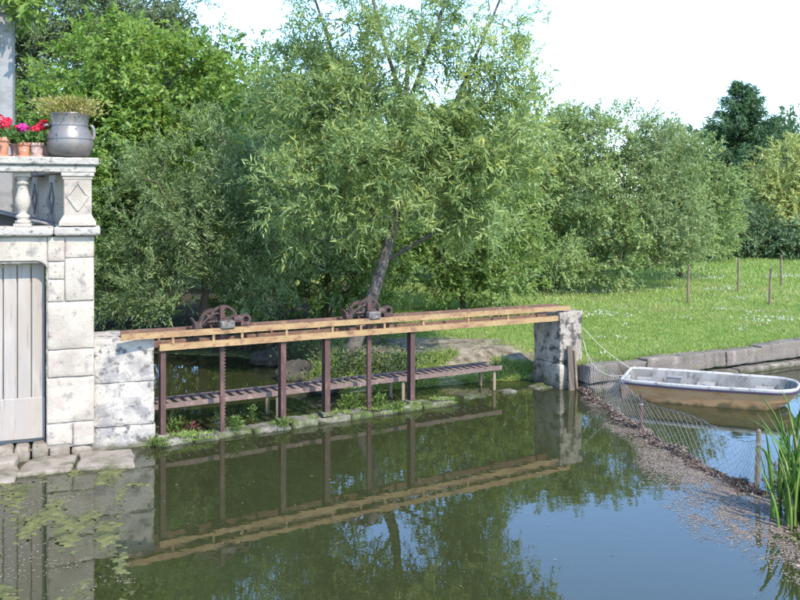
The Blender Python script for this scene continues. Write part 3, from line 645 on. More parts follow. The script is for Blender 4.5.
bx = thing('grey_box', tuple(bs(.62, -.18, .08)), 'small dark grey box lying in the dinghy behind its stern seat', 'box')
a = MB(); a.box(bs(.72, -.20, .15), BA, .115, BN, .07, .10); a.build('body', M['boat_box'], bx, bevel=.01); a = MB(); a.box(bs(.72, -.20, .26), BA, .12, BN, .075, .009); a.build('lid', M['boat_box'], bx, bevel=.004)
# mooring ropes
def rope(pts, r, label):
    P = [Vector(p) for p in pts]; out = []
    for i in range(len(P)-1):
        p0, p1, p2, p3 = P[max(i-1, 0)], P[i], P[i+1], P[min(i+2, len(P)-1)]
        for k in range(8):
            t = k/8; out.append(.5*((2*p1)+(p2-p0)*t+(2*p0-5*p1+4*p2-p3)*t*t+(3*p1-p0-3*p2+p3)*t**3))
    out.append(P[-1]); a = MB(); a.tube(out, r, 6); return tag(a.build('mooring_rope', M['rope'], None, True, origin=P[0]), label, 'rope', 'mooring ropes of the dinghy')
pr_ = bp_(6.82, .10, 0)
rope([(pr_.x, pr_.y, .95), (3.22, 13.88, .72), (3.42, 13.80, .54), bs(.02, -.30, .325)], .006, 'taut pale rope from the pier top to the far side of the dinghy stern')
rope([(pr_.x, pr_.y-.01, .76), (3.04, 13.72, .52), (3.14, 13.52, .36), (3.30, 13.36, .29), (3.45, 13.30, .30), bs(.05, .25, .315)], .0065, 'slack pale rope sagging from the pier to the stern eye of the dinghy')

# ------------------------------------------------------------------ wire netting across the side channel
NP = [Vector(p) for p in ((2.92, 13.72, 0), (3.05, 12.75, 0), (3.12, 11.9, 0), (3.22, 11.0, 0), (3.38, 10.1, 0), (3.60, 9.2, 0), (3.78, 8.75, 0))]
def net_pt(s):
    x = s*(len(NP)-1); i = min(int(x), len(NP)-2); return NP[i].lerp(NP[i+1], x-i)
nlen = sum((NP[i+1]-NP[i]).length for i in range(len(NP)-1))
wn = thing('wire_netting', (3.3, 11, 0), 'sagging galvanised wire netting strung across the side channel in front of the boat', 'netting')
def net_xyz(i, j, NI, NJ):
    s = i/NI; p = net_pt(min(s, 1)); h = .60-.07*math.sin(s*math.pi*3)**2+.05*math.sin(s*7)
    lean = .10*math.sin(s*9+1)*(j/NJ)
    return Vector((p.x+lean+.02*(j/NJ), p.y, -.08+h*(j/NJ)+.008*math.sin(i*1.7+j)))
a = MB(); NI, NJ = int(nlen/.047), 12
for i in range(NI):
    for j in range(NJ):
        if (i+j) % 2 == 0: p, q_ = net_xyz(i, j, NI, NJ), net_xyz(i+1, j+1, NI, NJ)
        else: p, q_ = net_xyz(i, j+1, NI, NJ), net_xyz(i+1, j, NI, NJ)
        a.tube([p, q_], .0017, 3, False)
for i in range(NI): a.tube([net_xyz(i, NJ, NI, NJ), net_xyz(i+1, NJ, NI, NJ)], .004, 3, False)
mo = a.build('wire_mesh', M['wire'], wn)
def net_post(p, h, r, tilt, m, label):
    o = thing('netting_stake', (p[0], p[1], -.4), label, 'stake')
    a = MB(); p0 = Vector((p[0], p[1], -.5)); p1 = Vector((p[0]+tilt[0], p[1]+tilt[1], h)); d = (p1-p0).normalized()
    a.tube([p0, p0.lerp(p1, .5)+Vector((.004, 0, 0)), p1-d*.02, p1], [r*1.05, r, r*.95, r*.6], 7); a.build('stake', M[m], o)
    a = MB(); c = p0.lerp(p1, .86); ring(a, c, Vector((1, 0, 0)), Vector((0, 1, 0)), r*.9, r*1.35, .006, 12); a.build('wire_tie', M['wire'], o)
net_post((3.73, 8.95), .62, .026, (.05, .0), 'wood', 'grey wooden stake holding the netting beside the iris clump')
net_post((3.19, 11.25), .48, .022, (.0, .0), 'rust', 'short rusty stake halfway along the wire netting')

# ------------------------------------------------------------------ fence stakes on the lawn
for (x, y, h, lab, tl) in ((7.35, 21.7, 1.0, 'thin wooden stake in the lawn under the edge of the big bushes', .02), (9.55, 24.0, .98, 'upright wooden stake in the lawn in front of the dark conifer', .01),
                           (9.30, 21.4, .96, 'short leaning wooden stake in the lawn nearest to the quay wall', .05), (11.4, 25.4, 1.0, 'wooden stake in the lawn furthest along towards the golden shrub', -.01)):
    z = float(height(np.array([x]), np.array([y]))[0]); o = thing('fence_stake', (x, y, z), lab, 'stake', 'stakes in the lawn')
    a = MB(); a.tube([(x, y, z-.3), (x+tl*.4, y, z+h*.5), (x+tl, y, z+h-.03), (x+tl, y, z+h)], [.036, .034, .032, .016], 8); a.build('stake', M['wood'], o)
    a = MB(); ring(a, (x+tl*.8, y, z+h*.78), Vector((1, 0, 0)), Vector((0, 1, 0)), .030, .038, .005, 12); a.build('wire_loop', M['wire'], o)

# ------------------------------------------------------------------ boulders on the far bank
def boulder(p, r, label, seed):
    bm = bmesh.new(); bmesh.ops.create_icosphere(bm, subdivisions=4, radius=1)
    c = np.array([v.co[:] for v in bm.verts]); c2 = c*np.array(r)*(1+.20*vnoise(c, seed, 1.6)+.10*vnoise(c, seed+1, 4)+.04*vnoise(c, seed+2, 11))[:, None]+np.array(p)
    for v, q_ in zip(bm.verts, c2): v.co = q_
    me = bpy.data.meshes.new('boulder'); bm.to_mesh(me); bm.free(); me.polygons.foreach_set('use_smooth', [True]*len(me.polygons))
    tag(link('boulder', me, M['rock'], None, p), label, 'boulder', 'boulders at the foot of the bank')
boulder((-1.75, 14.55, .06), (.36, .30, .24), 'broad mossy boulder on the bank behind the slatted walkway', 1)
boulder((-1.22, 13.5, .06), (.26, .22, .18), 'round dark boulder at the foot of the leaning willow trunk', 2)
boulder((-2.45, 15.8, .12), (.30, .25, .18), 'pale boulder at the back of the channel under the grey willow', 3)

# ------------------------------------------------------------------ trees and shrubs
def foliage(rng, lobes, clumps_k, nsprig, nleaf, leaf, sprigL, sigma, droop, out_w=.7, zmin=None, tint_g=.5):
    """leaf sprays grouped in clumps spread through the lobes; returns leaf quads, tints, clump list"""
    C = []; O = []; Rr = []
    for lb in lobes:
        (x, y, z, rx, ry, rz) = lb[:6]
        n = max(4, int(clumps_k*(lb[6] if len(lb) > 6 else 1)*(rx*ry*rz)**(2/3)))
        d = unit(rng.normal(size=(n, 3))); r = rng.uniform(.35, 1.0, size=(n, 1))**.6
        C.append(np.array([x, y, z])+d*r*np.array([rx, ry, rz])); O.append(np.repeat([[x, y, z]], n, 0)); Rr.append(np.repeat([[rx, ry, rz]], n, 0))
    C = np.concatenate(C); O = np.concatenate(O); Rr = np.concatenate(Rr)
    nc = len(C); ct = rng.uniform(-.18, .18, nc)
    k = np.repeat(np.arange(nc), nsprig); 
    sg = sigma*rng.uniform(.6, 1.35, size=(nc, 1))
    P = C[k]+rng.normal(size=(len(k), 3))*sg[k]*np.array([1, 1, .75])
    A = unit(unit((P-O[k])/Rr[k])*out_w+rng.normal(size=P.shape)*.55+np.array([0, 0, droop]))
    if zmin is not None:
        ok = P[:, 2] > zmin; P = P[ok]; A = A[ok]; k = k[ok]
    n = len(P); s = (np.arange(nleaf)+.5)/nleaf
    sl_ = sprigL*rng.uniform(.6, 1.3, size=(n, 1, 1))
    sagv = np.array([0, 0, -1.0])*(s[None, :, None]**2)*sl_*.25*(1-min(droop, .8))
    pos = P[:, None]+A[:, None]*s[None, :, None]*sl_+sagv
    side = unit(np.cross(A, rng.normal(size=A.shape)))
    sgn = np.where(np.arange(nleaf) % 2 == 0, 1, -1)[None, :, None]
    jit = rng.normal(size=pos.shape)*.38
    D = unit(A[:, None]*.85+side[:, None]*sgn*.7+jit+np.array([0, 0, -.16]))
    Nn = unit(np.array([0, 0, 1.0])+unit(P-O[k])[:, None]*.55+rng.normal(size=pos.shape)*.45)
    sz = np.repeat(rng.uniform(.65, 1.4, size=n), nleaf); L = leaf[0]*sz*rng.uniform(.7, 1.25, size=n*nleaf); W = leaf[1]*sz*rng.uniform(.7, 1.25, size=n*nleaf)
    q_ = leaf_quads(pos.reshape(-1, 3), D.reshape(-1, 3), Nn.reshape(-1, 3), L, W)
    t = np.clip(np.repeat(tint_g+ct[k], nleaf)+rng.normal(size=n*nleaf)*.17, 0, 1)
    return q_, t, C, O
def tree(name, label, cat, base, trunk, lobes, m, seed, clumps_k=14, nsprig=12, nleaf=10, leaf=(.09, .02), sprigL=.3, sigma=.22, droop=.1, out_w=.7, group=None, stems=None, twig_r=.010, zmin=None, tint_g=.5, bark='bark'):
    rng = np.random.RandomState(seed); o = thing(name, base, label, cat, group)
    a = MB()
    pts = [Vector(p[:3]) for p in trunk]; a.tube(pts, [p[3] for p in trunk], 12)
    a.build('trunk', M[bark], o, smooth=True)
    q_, t, C, O = foliage(rng, lobes, clumps_k, nsprig, nleaf, leaf, sprigL, sigma, droop, out_w, zmin, tint_g)
    b = MB(); rr = random.Random(seed)
    ok_ = pts[len(pts)//2-1:] if len(pts) > 2 else pts
    cum = 0; nodes = []; pl = []; par = []
    for k, p in enumerate(ok_): nodes.append(p[:]); pl.append(k*.25); par.append(-1)
    for s_ in stems or []:
        for k, p in enumerate(s_[1:]): nodes.append(p[:3]); pl.append(.6+.35*k); par.append(-1)
    n0 = len(nodes); order = np.argsort(np.linalg.norm(C-np.array(ok_[0][:]), axis=1)); nd = np.zeros((n0+len(C), 3)); nd[:n0] = nodes; pl = np.array(pl+[0]*len(C)); par = par+[0]*len(C)
    for m_, ci in enumerate(order):                           # each clump hangs on the branch it can reach most directly
        q2 = n0+m_; p = C[ci]; dd = np.linalg.norm(nd[:q2]-p, axis=1); cost = dd+.30*pl[:q2]+.8*np.clip(nd[:q2, 2]-p[2], 0, None)
        b_ = int(np.argmin(cost)); nd[q2] = p; pl[q2] = pl[b_]+dd[b_]; par[q2] = b_
    desc = np.ones(len(nd))
    for q2 in range(len(nd)-1, n0-1, -1):
        if par[q2] >= n0: desc[par[q2]] += desc[q2]
    rmax = trunk[-1][3]*1.3
    for q2 in range(n0, len(nd)):
        p, c = Vector(nd[q2]), Vector(nd[par[q2]]); r1 = min(twig_r*.55*desc[q2]**.5, rmax); r0 = min(r1*1.25, rmax)
        mid = c.lerp(p, .5)+Vector((rr.uniform(-.1, .1), rr.uniform(-.1, .1), rr.uniform(-.02, .12)))*min(1, (p-c).length)
        b.tube([c, mid, p], [r0, (r0+r1)/2, r1], 5 if r1 < .02 else 7, False)
    for s_ in stems or []: b.tube([p[:3] for p in s_], [p[3] for p in s_], 8)
    b.build('limbs', M['twig' if bark != 'bark' else 'bark'], o, smooth=True)
    tag(tri_mesh('crown', q_, t, m, o), kind='stuff')
    return o
# the leaning willow behind the sluice
tree('willow_tree', 'airy grey green willow leaning on a slender trunk behind the sluice', 'tree', (-.85, 14.3, .35),
     [(-.90, 14.25, .1, .17), (-.82, 14.3, .5, .13), (-.50, 14.4, 1.3, .105), (-.30, 14.4, 1.95, .095), (-.10, 14.5, 2.6, .085), (-.02, 14.6, 3.4, .07), (.1, 14.7, 4.6, .05), (.15, 14.8, 5.8, .03)],
     [(0, 14.9, 7.0, 1.9, 1.5, 1.3, .36), (-1.2, 14.9, 6.2, 1.0, 1.0, .9, .42), (1.2, 14.8, 6.1, .9, .9, .9, .42), (.25, 14.6, 4.9, 1.6, 1.3, 1.1, .6), (1.7, 14.4, 4.3, .8, .8, .9), (-1.05, 14.5, 4.4, 1.1, 1.0, .9),
      (1.55, 14.1, 3.35, .75, .7, .6), (-.3, 13.9, 3.75, 1.05, .9, .6), (-1.55, 13.9, 3.2, .75, .7, .6), (.7, 13.9, 3.9, .9, .7, .6), (1.1, 14.6, 2.9, .6, .6, .4, .7), (-.15, 13.75, 3.05, .75, .5, .4, .6), (-1.2, 13.7, 2.65, .65, .5, .4, .6), (1.3, 13.9, 2.75, .6, .5, .4, .6), (-1.7, 15.0, 5.1, .8, .8, .8), (-.3, 15.2, 8.4, 1.5, 1.2, .9, .35), (1.75, 14.7, 5.0, .55, .7, .8, .6)],
     M['willow'], 11, clumps_k=46, nsprig=19, nleaf=11, leaf=(.115, .027), sprigL=.36, sigma=.16, droop=.30, twig_r=.009,
     stems=[[(-.28, 14.4, 2.0, .035), (.5, 14.5, 2.45, .03), (1.3, 14.4, 3.0, .02)], [(-.05, 14.6, 3.2, .05), (-.9, 14.8, 4.8, .04), (-1.5, 15, 6.6, .02), (-1.9, 15, 7.6, .01)], [(.0, 14.6, 3.4, .05), (.9, 14.8, 4.6, .04), (1.6, 14.9, 6.2, .022), (2.1, 15, 7.4, .01)], [(.1, 14.7, 4.6, .04), (-.4, 14.9, 6.2, .03), (-.7, 15, 8, .012)], [(.1, 14.7, 4.6, .04), (.7, 14.9, 6.2, .03), (1.1, 15, 8, .012)]])
# grey willow shrub hanging over the channel
tree('grey_willow', 'dusky grey green willow shrub hanging low over the dark channel', 'shrub', (-4.0, 17.2, .3),
     [(-4.0, 17.2, .1, .10), (-3.9, 17.0, 1.2, .08), (-3.8, 16.8, 2.4, .05)],
     [(-3.9, 16.6, 3.6, 1.3, 1.1, 1.2), (-2.9, 16.4, 3.3, 1.1, .9, 1.1), (-4.7, 16.4, 2.5, 1.1, .9, 1.1), (-3.4, 16.0, 2.3, 1.3, .9, .9), (-2.3, 16.0, 2.2, .9, .8, .9), (-4.3, 15.9, 1.5, 1.0, .8, .6), (-2.9, 15.8, 1.45, 1.0, .7, .55), (-5.4, 16.4, 1.5, .8, .8, .7), (-1.9, 16.4, 3.1, .8, .8, 1.0)],
     M['greywillow'], 12, clumps_k=30, nsprig=20, nleaf=11, leaf=(.092, .023), sprigL=.38, sigma=.18, droop=.55, bark='twig')
# bright hazel on the left bank
tree('hazel_tree', 'bright green broad leaved tree rising behind the metal urn', 'tree', (-6.2, 18.6, .4),
     [(-6.2, 18.6, .1, .16), (-6.1, 18.6, 1.5, .13), (-6.2, 18.7, 3.0, .10), (-6.1, 18.8, 4.6, .06)],
     [(-6.2, 18.8, 5.9, 1.4, 1.3, 1.2), (-5.2, 18.6, 5.4, 1.3, 1.1, 1.1), (-7.3, 18.6, 4.9, 1.1, 1.1, 1.1), (-6.1, 18.0, 4.2, 1.5, 1.2, 1.1), (-4.7, 18.2, 4.3, 1.1, 1.0, 1.1), (-6.6, 17.7, 2.9, 1.3, 1.0, 1.0), (-5.3, 17.6, 3.0, 1.2, 1.0, 1.0), (-7.6, 18.0, 3.3, 1.0, 1.0, 1.1), (-6.4, 17.4, 1.7, 1.2, .9, .8), (-4.2, 18.4, 5.3, .9, .9, 1.2), (-5.5, 17.3, 1.5, .9, .7, .7)],
     M['hazel'], 13, clumps_k=28, nsprig=22, nleaf=8, leaf=(.105, .062), sprigL=.34, sigma=.22, droop=.0)
# taller dusky trees further back on the left
tree('dusky_tree', 'tall dusky grey leaved tree looming behind the bright green broad leaved tree', 'tree', (-10.2, 26, .5),
     [(-10.2, 26, .2, .24), (-10.1, 26, 3, .2), (-10, 26, 6, .12)],
     [(-10.4, 26, 9.0, 2.3, 2, 1.6), (-8.2, 26, 8.8, 1.8, 1.7, 1.3), (-12.4, 25.5, 7.4, 1.9, 1.8, 1.9), (-10, 25.2, 6.6, 2.2, 1.8, 1.8), (-7.3, 25.6, 7.2, 1.6, 1.6, 1.5), (-11.6, 24.8, 4.8, 2, 1.6, 1.7), (-8.4, 25, 4.8, 2, 1.6, 1.7), (-10, 24.5, 2.6, 2.2, 1.5, 1.5), (-7, 25, 2.6, 1.8, 1.5, 1.6), (-13.4, 25, 4.0, 1.8, 1.6, 2.0)],
     M['darkwillow'], 14, clumps_k=27, nsprig=17, nleaf=10, leaf=(.16, .05), sprigL=.46, sigma=.34, droop=.1)
tree('poplar_tree', 'green tree with a loose pointed top between the bright broad leaved tree and the willow', 'tree', (-5.6, 25, .5),
     [(-5.6, 25, .2, .18), (-5.6, 25, 3, .14), (-5.5, 25, 6, .07)],
     [(-5.6, 25, 6.5, 1.2, 1.2, 1.4), (-4.3, 24.8, 6.0, 1.1, 1.1, 1.2), (-3.2, 25, 5.6, 1.2, 1.1, 1.3), (-5.2, 24.6, 5.0, 1.5, 1.3, 1.3), (-6.4, 24.8, 5.2, 1.3, 1.2, 1.4), (-5.3, 24.4, 3.0, 1.7, 1.4, 1.5), (-3.8, 24.6, 4.4, 1.4, 1.3, 1.6), (-3.6, 24.3, 2.2, 1.5, 1.2, 1.3)],
     M['thicket'], 15, clumps_k=22, nsprig=16, nleaf=9, leaf=(.14, .075), sprigL=.4, sigma=.3, droop=.1)
# thicket behind and under the willow
tree('thicket_shrub', 'rounded green shrub filling the gap under the willow crown', 'shrub', (-1.7, 19.0, .45),
     [(-1.7, 19, .2, .08), (-1.6, 19, 1.5, .06), (-1.6, 19, 2.6, .04)],
     [(-1.7, 19.0, 3.3, 1.3, 1.1, 1.2), (-2.9, 18.8, 2.4, 1.1, 1.0, 1.1), (-.7, 18.8, 2.4, 1.1, 1.0, 1.0), (-1.8, 18.3, 1.4, 1.3, .9, .8), (-3.3, 18.3, 1.2, .9, .8, .7), (-.5, 18.3, 1.25, .9, .8, .6)],
     M['thicket'], 16, clumps_k=24, nsprig=16, nleaf=8, leaf=(.115, .06), sprigL=.34, sigma=.23, droop=.1, bark='twig')
tree('thicket_shrub', 'loose green shrub at the lawn edge between the willow and the big bushes', 'shrub', (1.5, 20.4, .45),
     [(1.5, 20.4, .2, .08), (1.5, 20.4, 1.5, .06), (1.5, 20.4, 2.8, .04)],
     [(1.3, 20.6, 4.0, 1.3, 1.2, 1.2), (2.3, 20.4, 3.2, 1.1, 1.0, 1.2), (.4, 20.2, 2.9, 1.2, 1.0, 1.1), (1.4, 19.8, 2.0, 1.3, 1.0, .9), (2.6, 20, 1.7, 1.0, .9, .9), (.3, 19.8, 1.35, .9, .8, .75), (2.0, 19.6, 1.05, .9, .7, .5)],
     M['thicket'], 17, clumps_k=24, nsprig=16, nleaf=8, leaf=(.115, .06), sprigL=.34, sigma=.23, droop=.1, bark='twig')
tree('dusky_tree', 'tall leafy tree seen through the gaps of the willow crown', 'tree', (-.5, 30, .5),
     [(-.5, 30, .2, .2), (-.5, 30, 3, .16), (-.4, 30, 5, .09)],
     [(-1.5, 30, 5.4, 1.8, 1.5, 1.5), (.8, 30, 5.0, 1.9, 1.5, 1.4), (-3.3, 30, 4.8, 1.7, 1.5, 1.6), (-2.4, 29.5, 2.8, 2, 1.4, 1.6), (1, 29.5, 2.6, 2.2, 1.4, 1.6), (-4.6, 29.5, 2.8, 1.8, 1.4, 1.8)],
     M['darkwillow'], 18, clumps_k=15, nsprig=16, nleaf=9, leaf=(.16, .075), sprigL=.46, sigma=.34, droop=.1)
# the bank of big bushes right of the willow
tree('big_bush', 'broad rounded bush with dense leaves sweeping down to the lawn', 'bush', (4.3, 25.4, .45),
     [(4.3, 25.4, .2, .12), (4.3, 25.4, 1.8, .10), (4.4, 25.4, 3.6, .06)],
     [(4.2, 25.4, 4.6, 1.5, 1.4, 1.3), (5.6, 25.4, 4.7, 1.4, 1.3, 1.2), (3.1, 25.2, 4.2, 1.2, 1.2, 1.5), (3.6, 24.8, 3.0, 1.5, 1.2, 1.2), (5.2, 24.7, 3.2, 1.5, 1.2, 1.2), (4.3, 24.3, 1.6, 1.5, 1.0, 1.0), (5.9, 24.4, 1.7, 1.2, 1.0, 1.1), (2.8, 24.6, 1.6, 1.2, 1.0, 1.1)],
     M['bush'], 19, clumps_k=25, nsprig=24, nleaf=9, leaf=(.10, .048), sprigL=.33, sigma=.20, droop=.2, group='bushes along the lawn', bark='twig')
tree('big_bush', 'tall grey tinged bush with upright shoots in the middle of the bush bank', 'bush', (7.0, 26.4, .45),
     [(7.0, 26.4, .2, .12), (7.0, 26.4, 1.8, .10), (7.0, 26.4, 3.6, .06)],
     [(6.8, 26.4, 5.0, 1.3, 1.3, 1.1), (7.9, 26.4, 4.4, 1.2, 1.2, 1.2), (6.6, 25.6, 3.4, 1.3, 1.2, 1.2), (8.0, 25.8, 3.0, 1.3, 1.1, 1.2), (7.0, 25.2, 1.9, 1.3, 1.0, 1.1), (8.3, 25.5, 1.6, .9, .9, .9)],
     M['greywillow'], 20, clumps_k=24, nsprig=19, nleaf=9, leaf=(.11, .043), sprigL=.38, sigma=.20, droop=.5, group='bushes along the lawn', bark='twig', tint_g=.62)
tree('big_bush', 'green bush at the end of the bush bank drooping over the lawn', 'bush', (9.4, 28.6, .5),
     [(9.4, 28.6, .2, .12), (9.4, 28.6, 1.8, .10), (9.4, 28.6, 3.2, .06)],
     [(9.1, 28.6, 4.3, 1.3, 1.3, 1.1), (10.2, 28.6, 3.6, 1.2, 1.2, 1.1), (9.0, 27.9, 3.0, 1.3, 1.1, 1.1), (10.3, 28.0, 2.4, 1.1, 1.0, 1.0), (9.2, 27.5, 1.9, 1.1, .9, .8)],
     M['bush'], 21, clumps_k=23, nsprig=22, nleaf=9, leaf=(.105, .052), sprigL=.34, sigma=.21, droop=.1, group='bushes along the lawn', bark='twig')
# spruce
def spruce(name, label, base, h, rad, seed, m):
    rng = np.random.RandomState(seed); o = thing(name, base, label, 'tree'); a = MB(); bx_, by_, bz = base
    a.tube([(bx_, by_, bz-.2), (bx_, by_, bz+h*.5), (bx_, by_, bz+h)], [.28, .14, .008], 10); a.build('trunk', M['bark'], o, smooth=True)
    P = []; A = []; b = MB(); z = .6
    while z < h-.02:
        u = z/h; r = max(.22, rad*(1-u)**.74*(1+.25*rng.normal()*.5)); n = int(7+7*(1-u))
        for k in range(n):
            an = rng.uniform(0, 6.28); L = r*rng.uniform(.65, 1.12); d = np.array([math.cos(an), math.sin(an), 0])
            c = np.array([bx_, by_, bz+z+rng.uniform(-.15, .15)]); m_ = max(4, int(L*7))
            pts = []
            for j in range(m_+1):
                s = j/m_; pts.append(c+d*L*s+np.array([0, 0, -.32*L*math.sin(s*2.2)+.22*L*s*s]))
            sub = [tuple(p) for p in pts[::max(1, m_//3)]]; b.tube(sub, list(np.linspace(.03, .006, len(sub))), 4, False)
            for j in range(1, m_+1):
                for w in range(7):
                    sd = np.cross(d, [0, 0, 1])*rng.uniform(-1, 1); P.append(pts[j]+rng.normal(size=3)*.07); A.append(d*.6+sd*.9+np.array([0, 0, rng.uniform(-.55, .25)]))
        z += .24+.08*(1-u)
    b.build('limbs', M['twig'], o)
    P = np.array(P); A = unit(np.array(A)); n = len(P); nl = 5; s = np.arange(nl)/nl
    pos = (P[:, None]+A[:, None]*s[None, :, None]*.34).reshape(-1, 3); D = np.repeat(A, nl, 0)+rng.normal(size=pos.shape)*.45
    q_ = leaf_quads(pos, D, unit(rng.normal(size=pos.shape)+[0, 0, 1]), .20*rng.uniform(.7, 1.3, len(pos)), .055*np.ones(len(pos)))
    tag(tri_mesh('crown', q_, np.clip(np.repeat(rng.normal(.5, .16, n), nl)+rng.normal(size=len(pos))*.1, 0, 1), m, o), kind='stuff')
spruce('spruce_tree', 'dark blue green conifer with a pointed top beyond the lawn', (18.5, 46, .5), 9.0, 5.3, 31, M['spruce'])
tree('golden_shrub', 'pale yellow green feathery shrub beside the dark conifer', 'shrub', (19.4, 41, .5),
     [(19.4, 41, .2, .12), (19.4, 41, 2, .1), (19.4, 41, 3.5, .06)],
     [(17.6, 40.3, 3.1, 1.2, 1.0, 1.1), (18.7, 40.6, 4.5, 1.4, 1.2, 1.3), (20.6, 41, 4.2, 1.5, 1.3, 1.6), (18.4, 40.6, 3.2, 1.2, 1.1, 1.1), (19.9, 40.2, 2.6, 1.5, 1.1, 1.2), (22, 41, 3.5, 1.6, 1.3, 2.0), (18.2, 40.4, 1.9, 1.1, .9, .8)],
     M['goldshrub'], 32, clumps_k=20, nsprig=16, nleaf=9, leaf=(.20, .06), sprigL=.55, sigma=.36, droop=.1, bark='twig')
for i, (x, y, w, h, lab) in enumerate(((15.2, 39, 1.8, 2.6, 'low dark evergreen shrub at the far edge of the lawn below the conifer'), (18.0, 38.4, 1.8, 1.5, 'spreading dark evergreen shrub below the golden feathery one'), (12.6, 37, 1.7, 3.6, 'deep green shrub closing the lawn behind the bush bank'), (21.5, 38.6, 2.0, 1.6, 'low dark evergreen shrub at the outer end of the far hedge'))):
    tree('evergreen_shrub', lab, 'shrub', (x, y, .5), [(x, y, .3, .1), (x, y, h*.4+.3, .07), (x, y, h*.6+.4, .04)],
         [(x, y, .5+h*.65, w*.8, 1.0, h*.36), (x-w*.6, y, .5+h*.45, w*.6, .9, h*.36), (x+w*.6, y-.2, .5+h*.42, w*.6, .9, h*.34), (x, y-.7, .5+h*.28, w*.9, .7, h*.27)],
         M['far' if i != 2 else 'bush'], 40+i, clumps_k=18, nsprig=14, nleaf=8, leaf=(.19, .075), sprigL=.45, sigma=.33, droop=.1, group='shrubs at the far edge of the lawn', bark='twig', tint_g=.35)
for i, (x, y, w, h, lab) in enumerate(((23.5, 66, 3.6, 8.6, 'distant rounded tree peeping out between the bushes and the conifer'), (31, 64, 4.5, 9.2, 'distant tree behind the golden shrub'), (-8, 60, 5, 7.5, 'distant tree glimpsed through gaps in the thicket beyond the channel'), (4, 66, 5, 6.5, 'distant tree glimpsed through gaps below the willow crown'), (11, 64, 4, 7.0, 'distant tree just topping the bank of bushes'))):
    tree('distant_tree', lab, 'tree', (x, y, .5), [(x, y, .3, .25), (x, y, h*.4, .2), (x, y, h*.6, .1)],
         [(x, y, h*.78, w*.7, 2.5, h*.22), (x-w*.6, y, h*.6, w*.6, 2.5, h*.26), (x+w*.6, y, h*.58, w*.6, 2.5, h*.28), (x, y-1, h*.35, w*1.1, 2.5, h*.30)],
         M['far'], 50+i, clumps_k=5, nsprig=18, nleaf=8, leaf=(.36, .18), sprigL=.8, sigma=.7, droop=.1, group='distant trees')

# creeper over the terrace column
rng = np.random.RandomState(60)
cr = thing('trumpet_creeper', (cc.x, cc.y, 5.4), 'leafy creeper with orange flowers spilling over the top of the grey column', 'creeper')
a = MB(); a.tube([(cc.x+.02, cc.y-.21, 2.9), (cc.x+.1, cc.y-.23, 4.3), (cc.x+.05, cc.y-.22, 5.5), (cc.x+.2, cc.y-.1, 5.75)], [.022, .02, .018, .01], 6); a.build('stem', M['twig'], cr)
q_, t_, _, _ = foliage(rng, [(cc.x, cc.y-.15, 5.62, .45, .4, .24), (cc.x+.36, cc.y-.1, 5.66, .34, .3, .2), (cc.x-.6, cc.y, 5.7, .5, .4, .25)], 90, 12, 8, (.10, .05), .24, .10, .0)
tag(tri_mesh('foliage', q_, t_, M['hazel'], cr), kind='stuff')
for p in ((cc.x+.42, cc.y-.4, 5.62), (cc.x+.05, cc.y-.3, 5.52), (cc.x-.2, cc.y-.35, 5.8)):
    n = 14; d = unit(rng.normal(size=(n, 3))+[0, -.5, 0]); q_ = leaf_quads(np.array(p)+d*.01, d, unit(rng.normal(size=(n, 3))), np.full(n, .06), np.full(n, .035)); tri_mesh('flower', q_, rng.uniform(0, 1, n), M['orange'], cr)

# ------------------------------------------------------------------ urn and potted geraniums on the rail
ZR = 3.54
uc = fp(.275, -.12, ZR)
ur = thing('urn_planter', tuple(uc), 'bulging grey metal urn with a jug handle planted with yellow sedum', 'urn')
a = MB(); a.lathe(uc, [(.13, .0), (.19, .012), (.235, .055), (.262, .12), (.268, .18), (.262, .235), (.25, .275), (.235, .31), (.215, .345), (.205, .375), (.205, .42), (.212, .47), (.222, .515), (.228, .53), (.212, .53), (.195, .50)], 40)
a.build('body', M['pewter'], ur, smooth=True)
for z_, r_ in ((.225, .267), (.385, .207)):
    a = MB(); ring(a, uc+Z*z_, Vector((1, 0, 0)), Vector((0, 1, 0)), r_-.008, r_+.004, .005, 40); a.build('band', M['pewter'], ur)
for sg_, sc_ in ((1, 1.0), (-1, .35)):
    pts = []
    for k in range(9):
        an = R(-100+200*k/8); pts.append(uc+FV*sg_*(.238+.10*sc_*math.cos(an))+Z*(.30+.09*math.sin(an))) 
    a = MB(); a.tube(pts, [.022]*9, 8); a.build('handle', M['pewter'], ur, smooth=True)
a = MB(); a.lathe(uc+Z*.49, [(.20, 0), (.20, .012)], 24); a.build('soil', M['mortar'], ur)
rng = np.random.RandomState(61)
def plant_mesh(c, rxy, h, n, leaf, m, par, nm, up=1.0, spread=.6, mid=.42):
    P = np.array(c)+np.stack([rng.normal(size=n)*rxy*.5, rng.normal(size=n)*rxy*.5, rng.uniform(0, h, n)], 1)
    D = unit(np.stack([(P[:, 0]-c[0])/max(rxy, .01)*spread, (P[:, 1]-c[1])/max(rxy, .01)*spread, np.full(n, up)], 1)+rng.normal(size=(n, 3))*.5)
    q_ = leaf_quads(P, D, unit(rng.normal(size=(n, 3))+[0, -.6, .6]), leaf[0]*rng.uniform(.6, 1.3, n), leaf[1]*rng.uniform(.7, 1.3, n), mid=mid)
    o = tri_mesh(nm, q_, np.clip(rng.normal(.45, .28, n), 0, 1), m, par); return tag(o, kind='stuff')
plant_mesh(uc+Z*.50, .27, .19, 1900, (.06, .020), M['sedum'], ur, 'sedum', .9, 1.0)
sm = MB()
for k in range(26):
    d = Vector((rng.normal()*.10, rng.normal()*.10, 0)); sm.tube([uc+Z*.49+d*.6, uc+Z*(.64+rng.uniform(-.03, .05))+d*1.5], [.004, .002], 4)
sm.build('stems', M['weed'], ur)
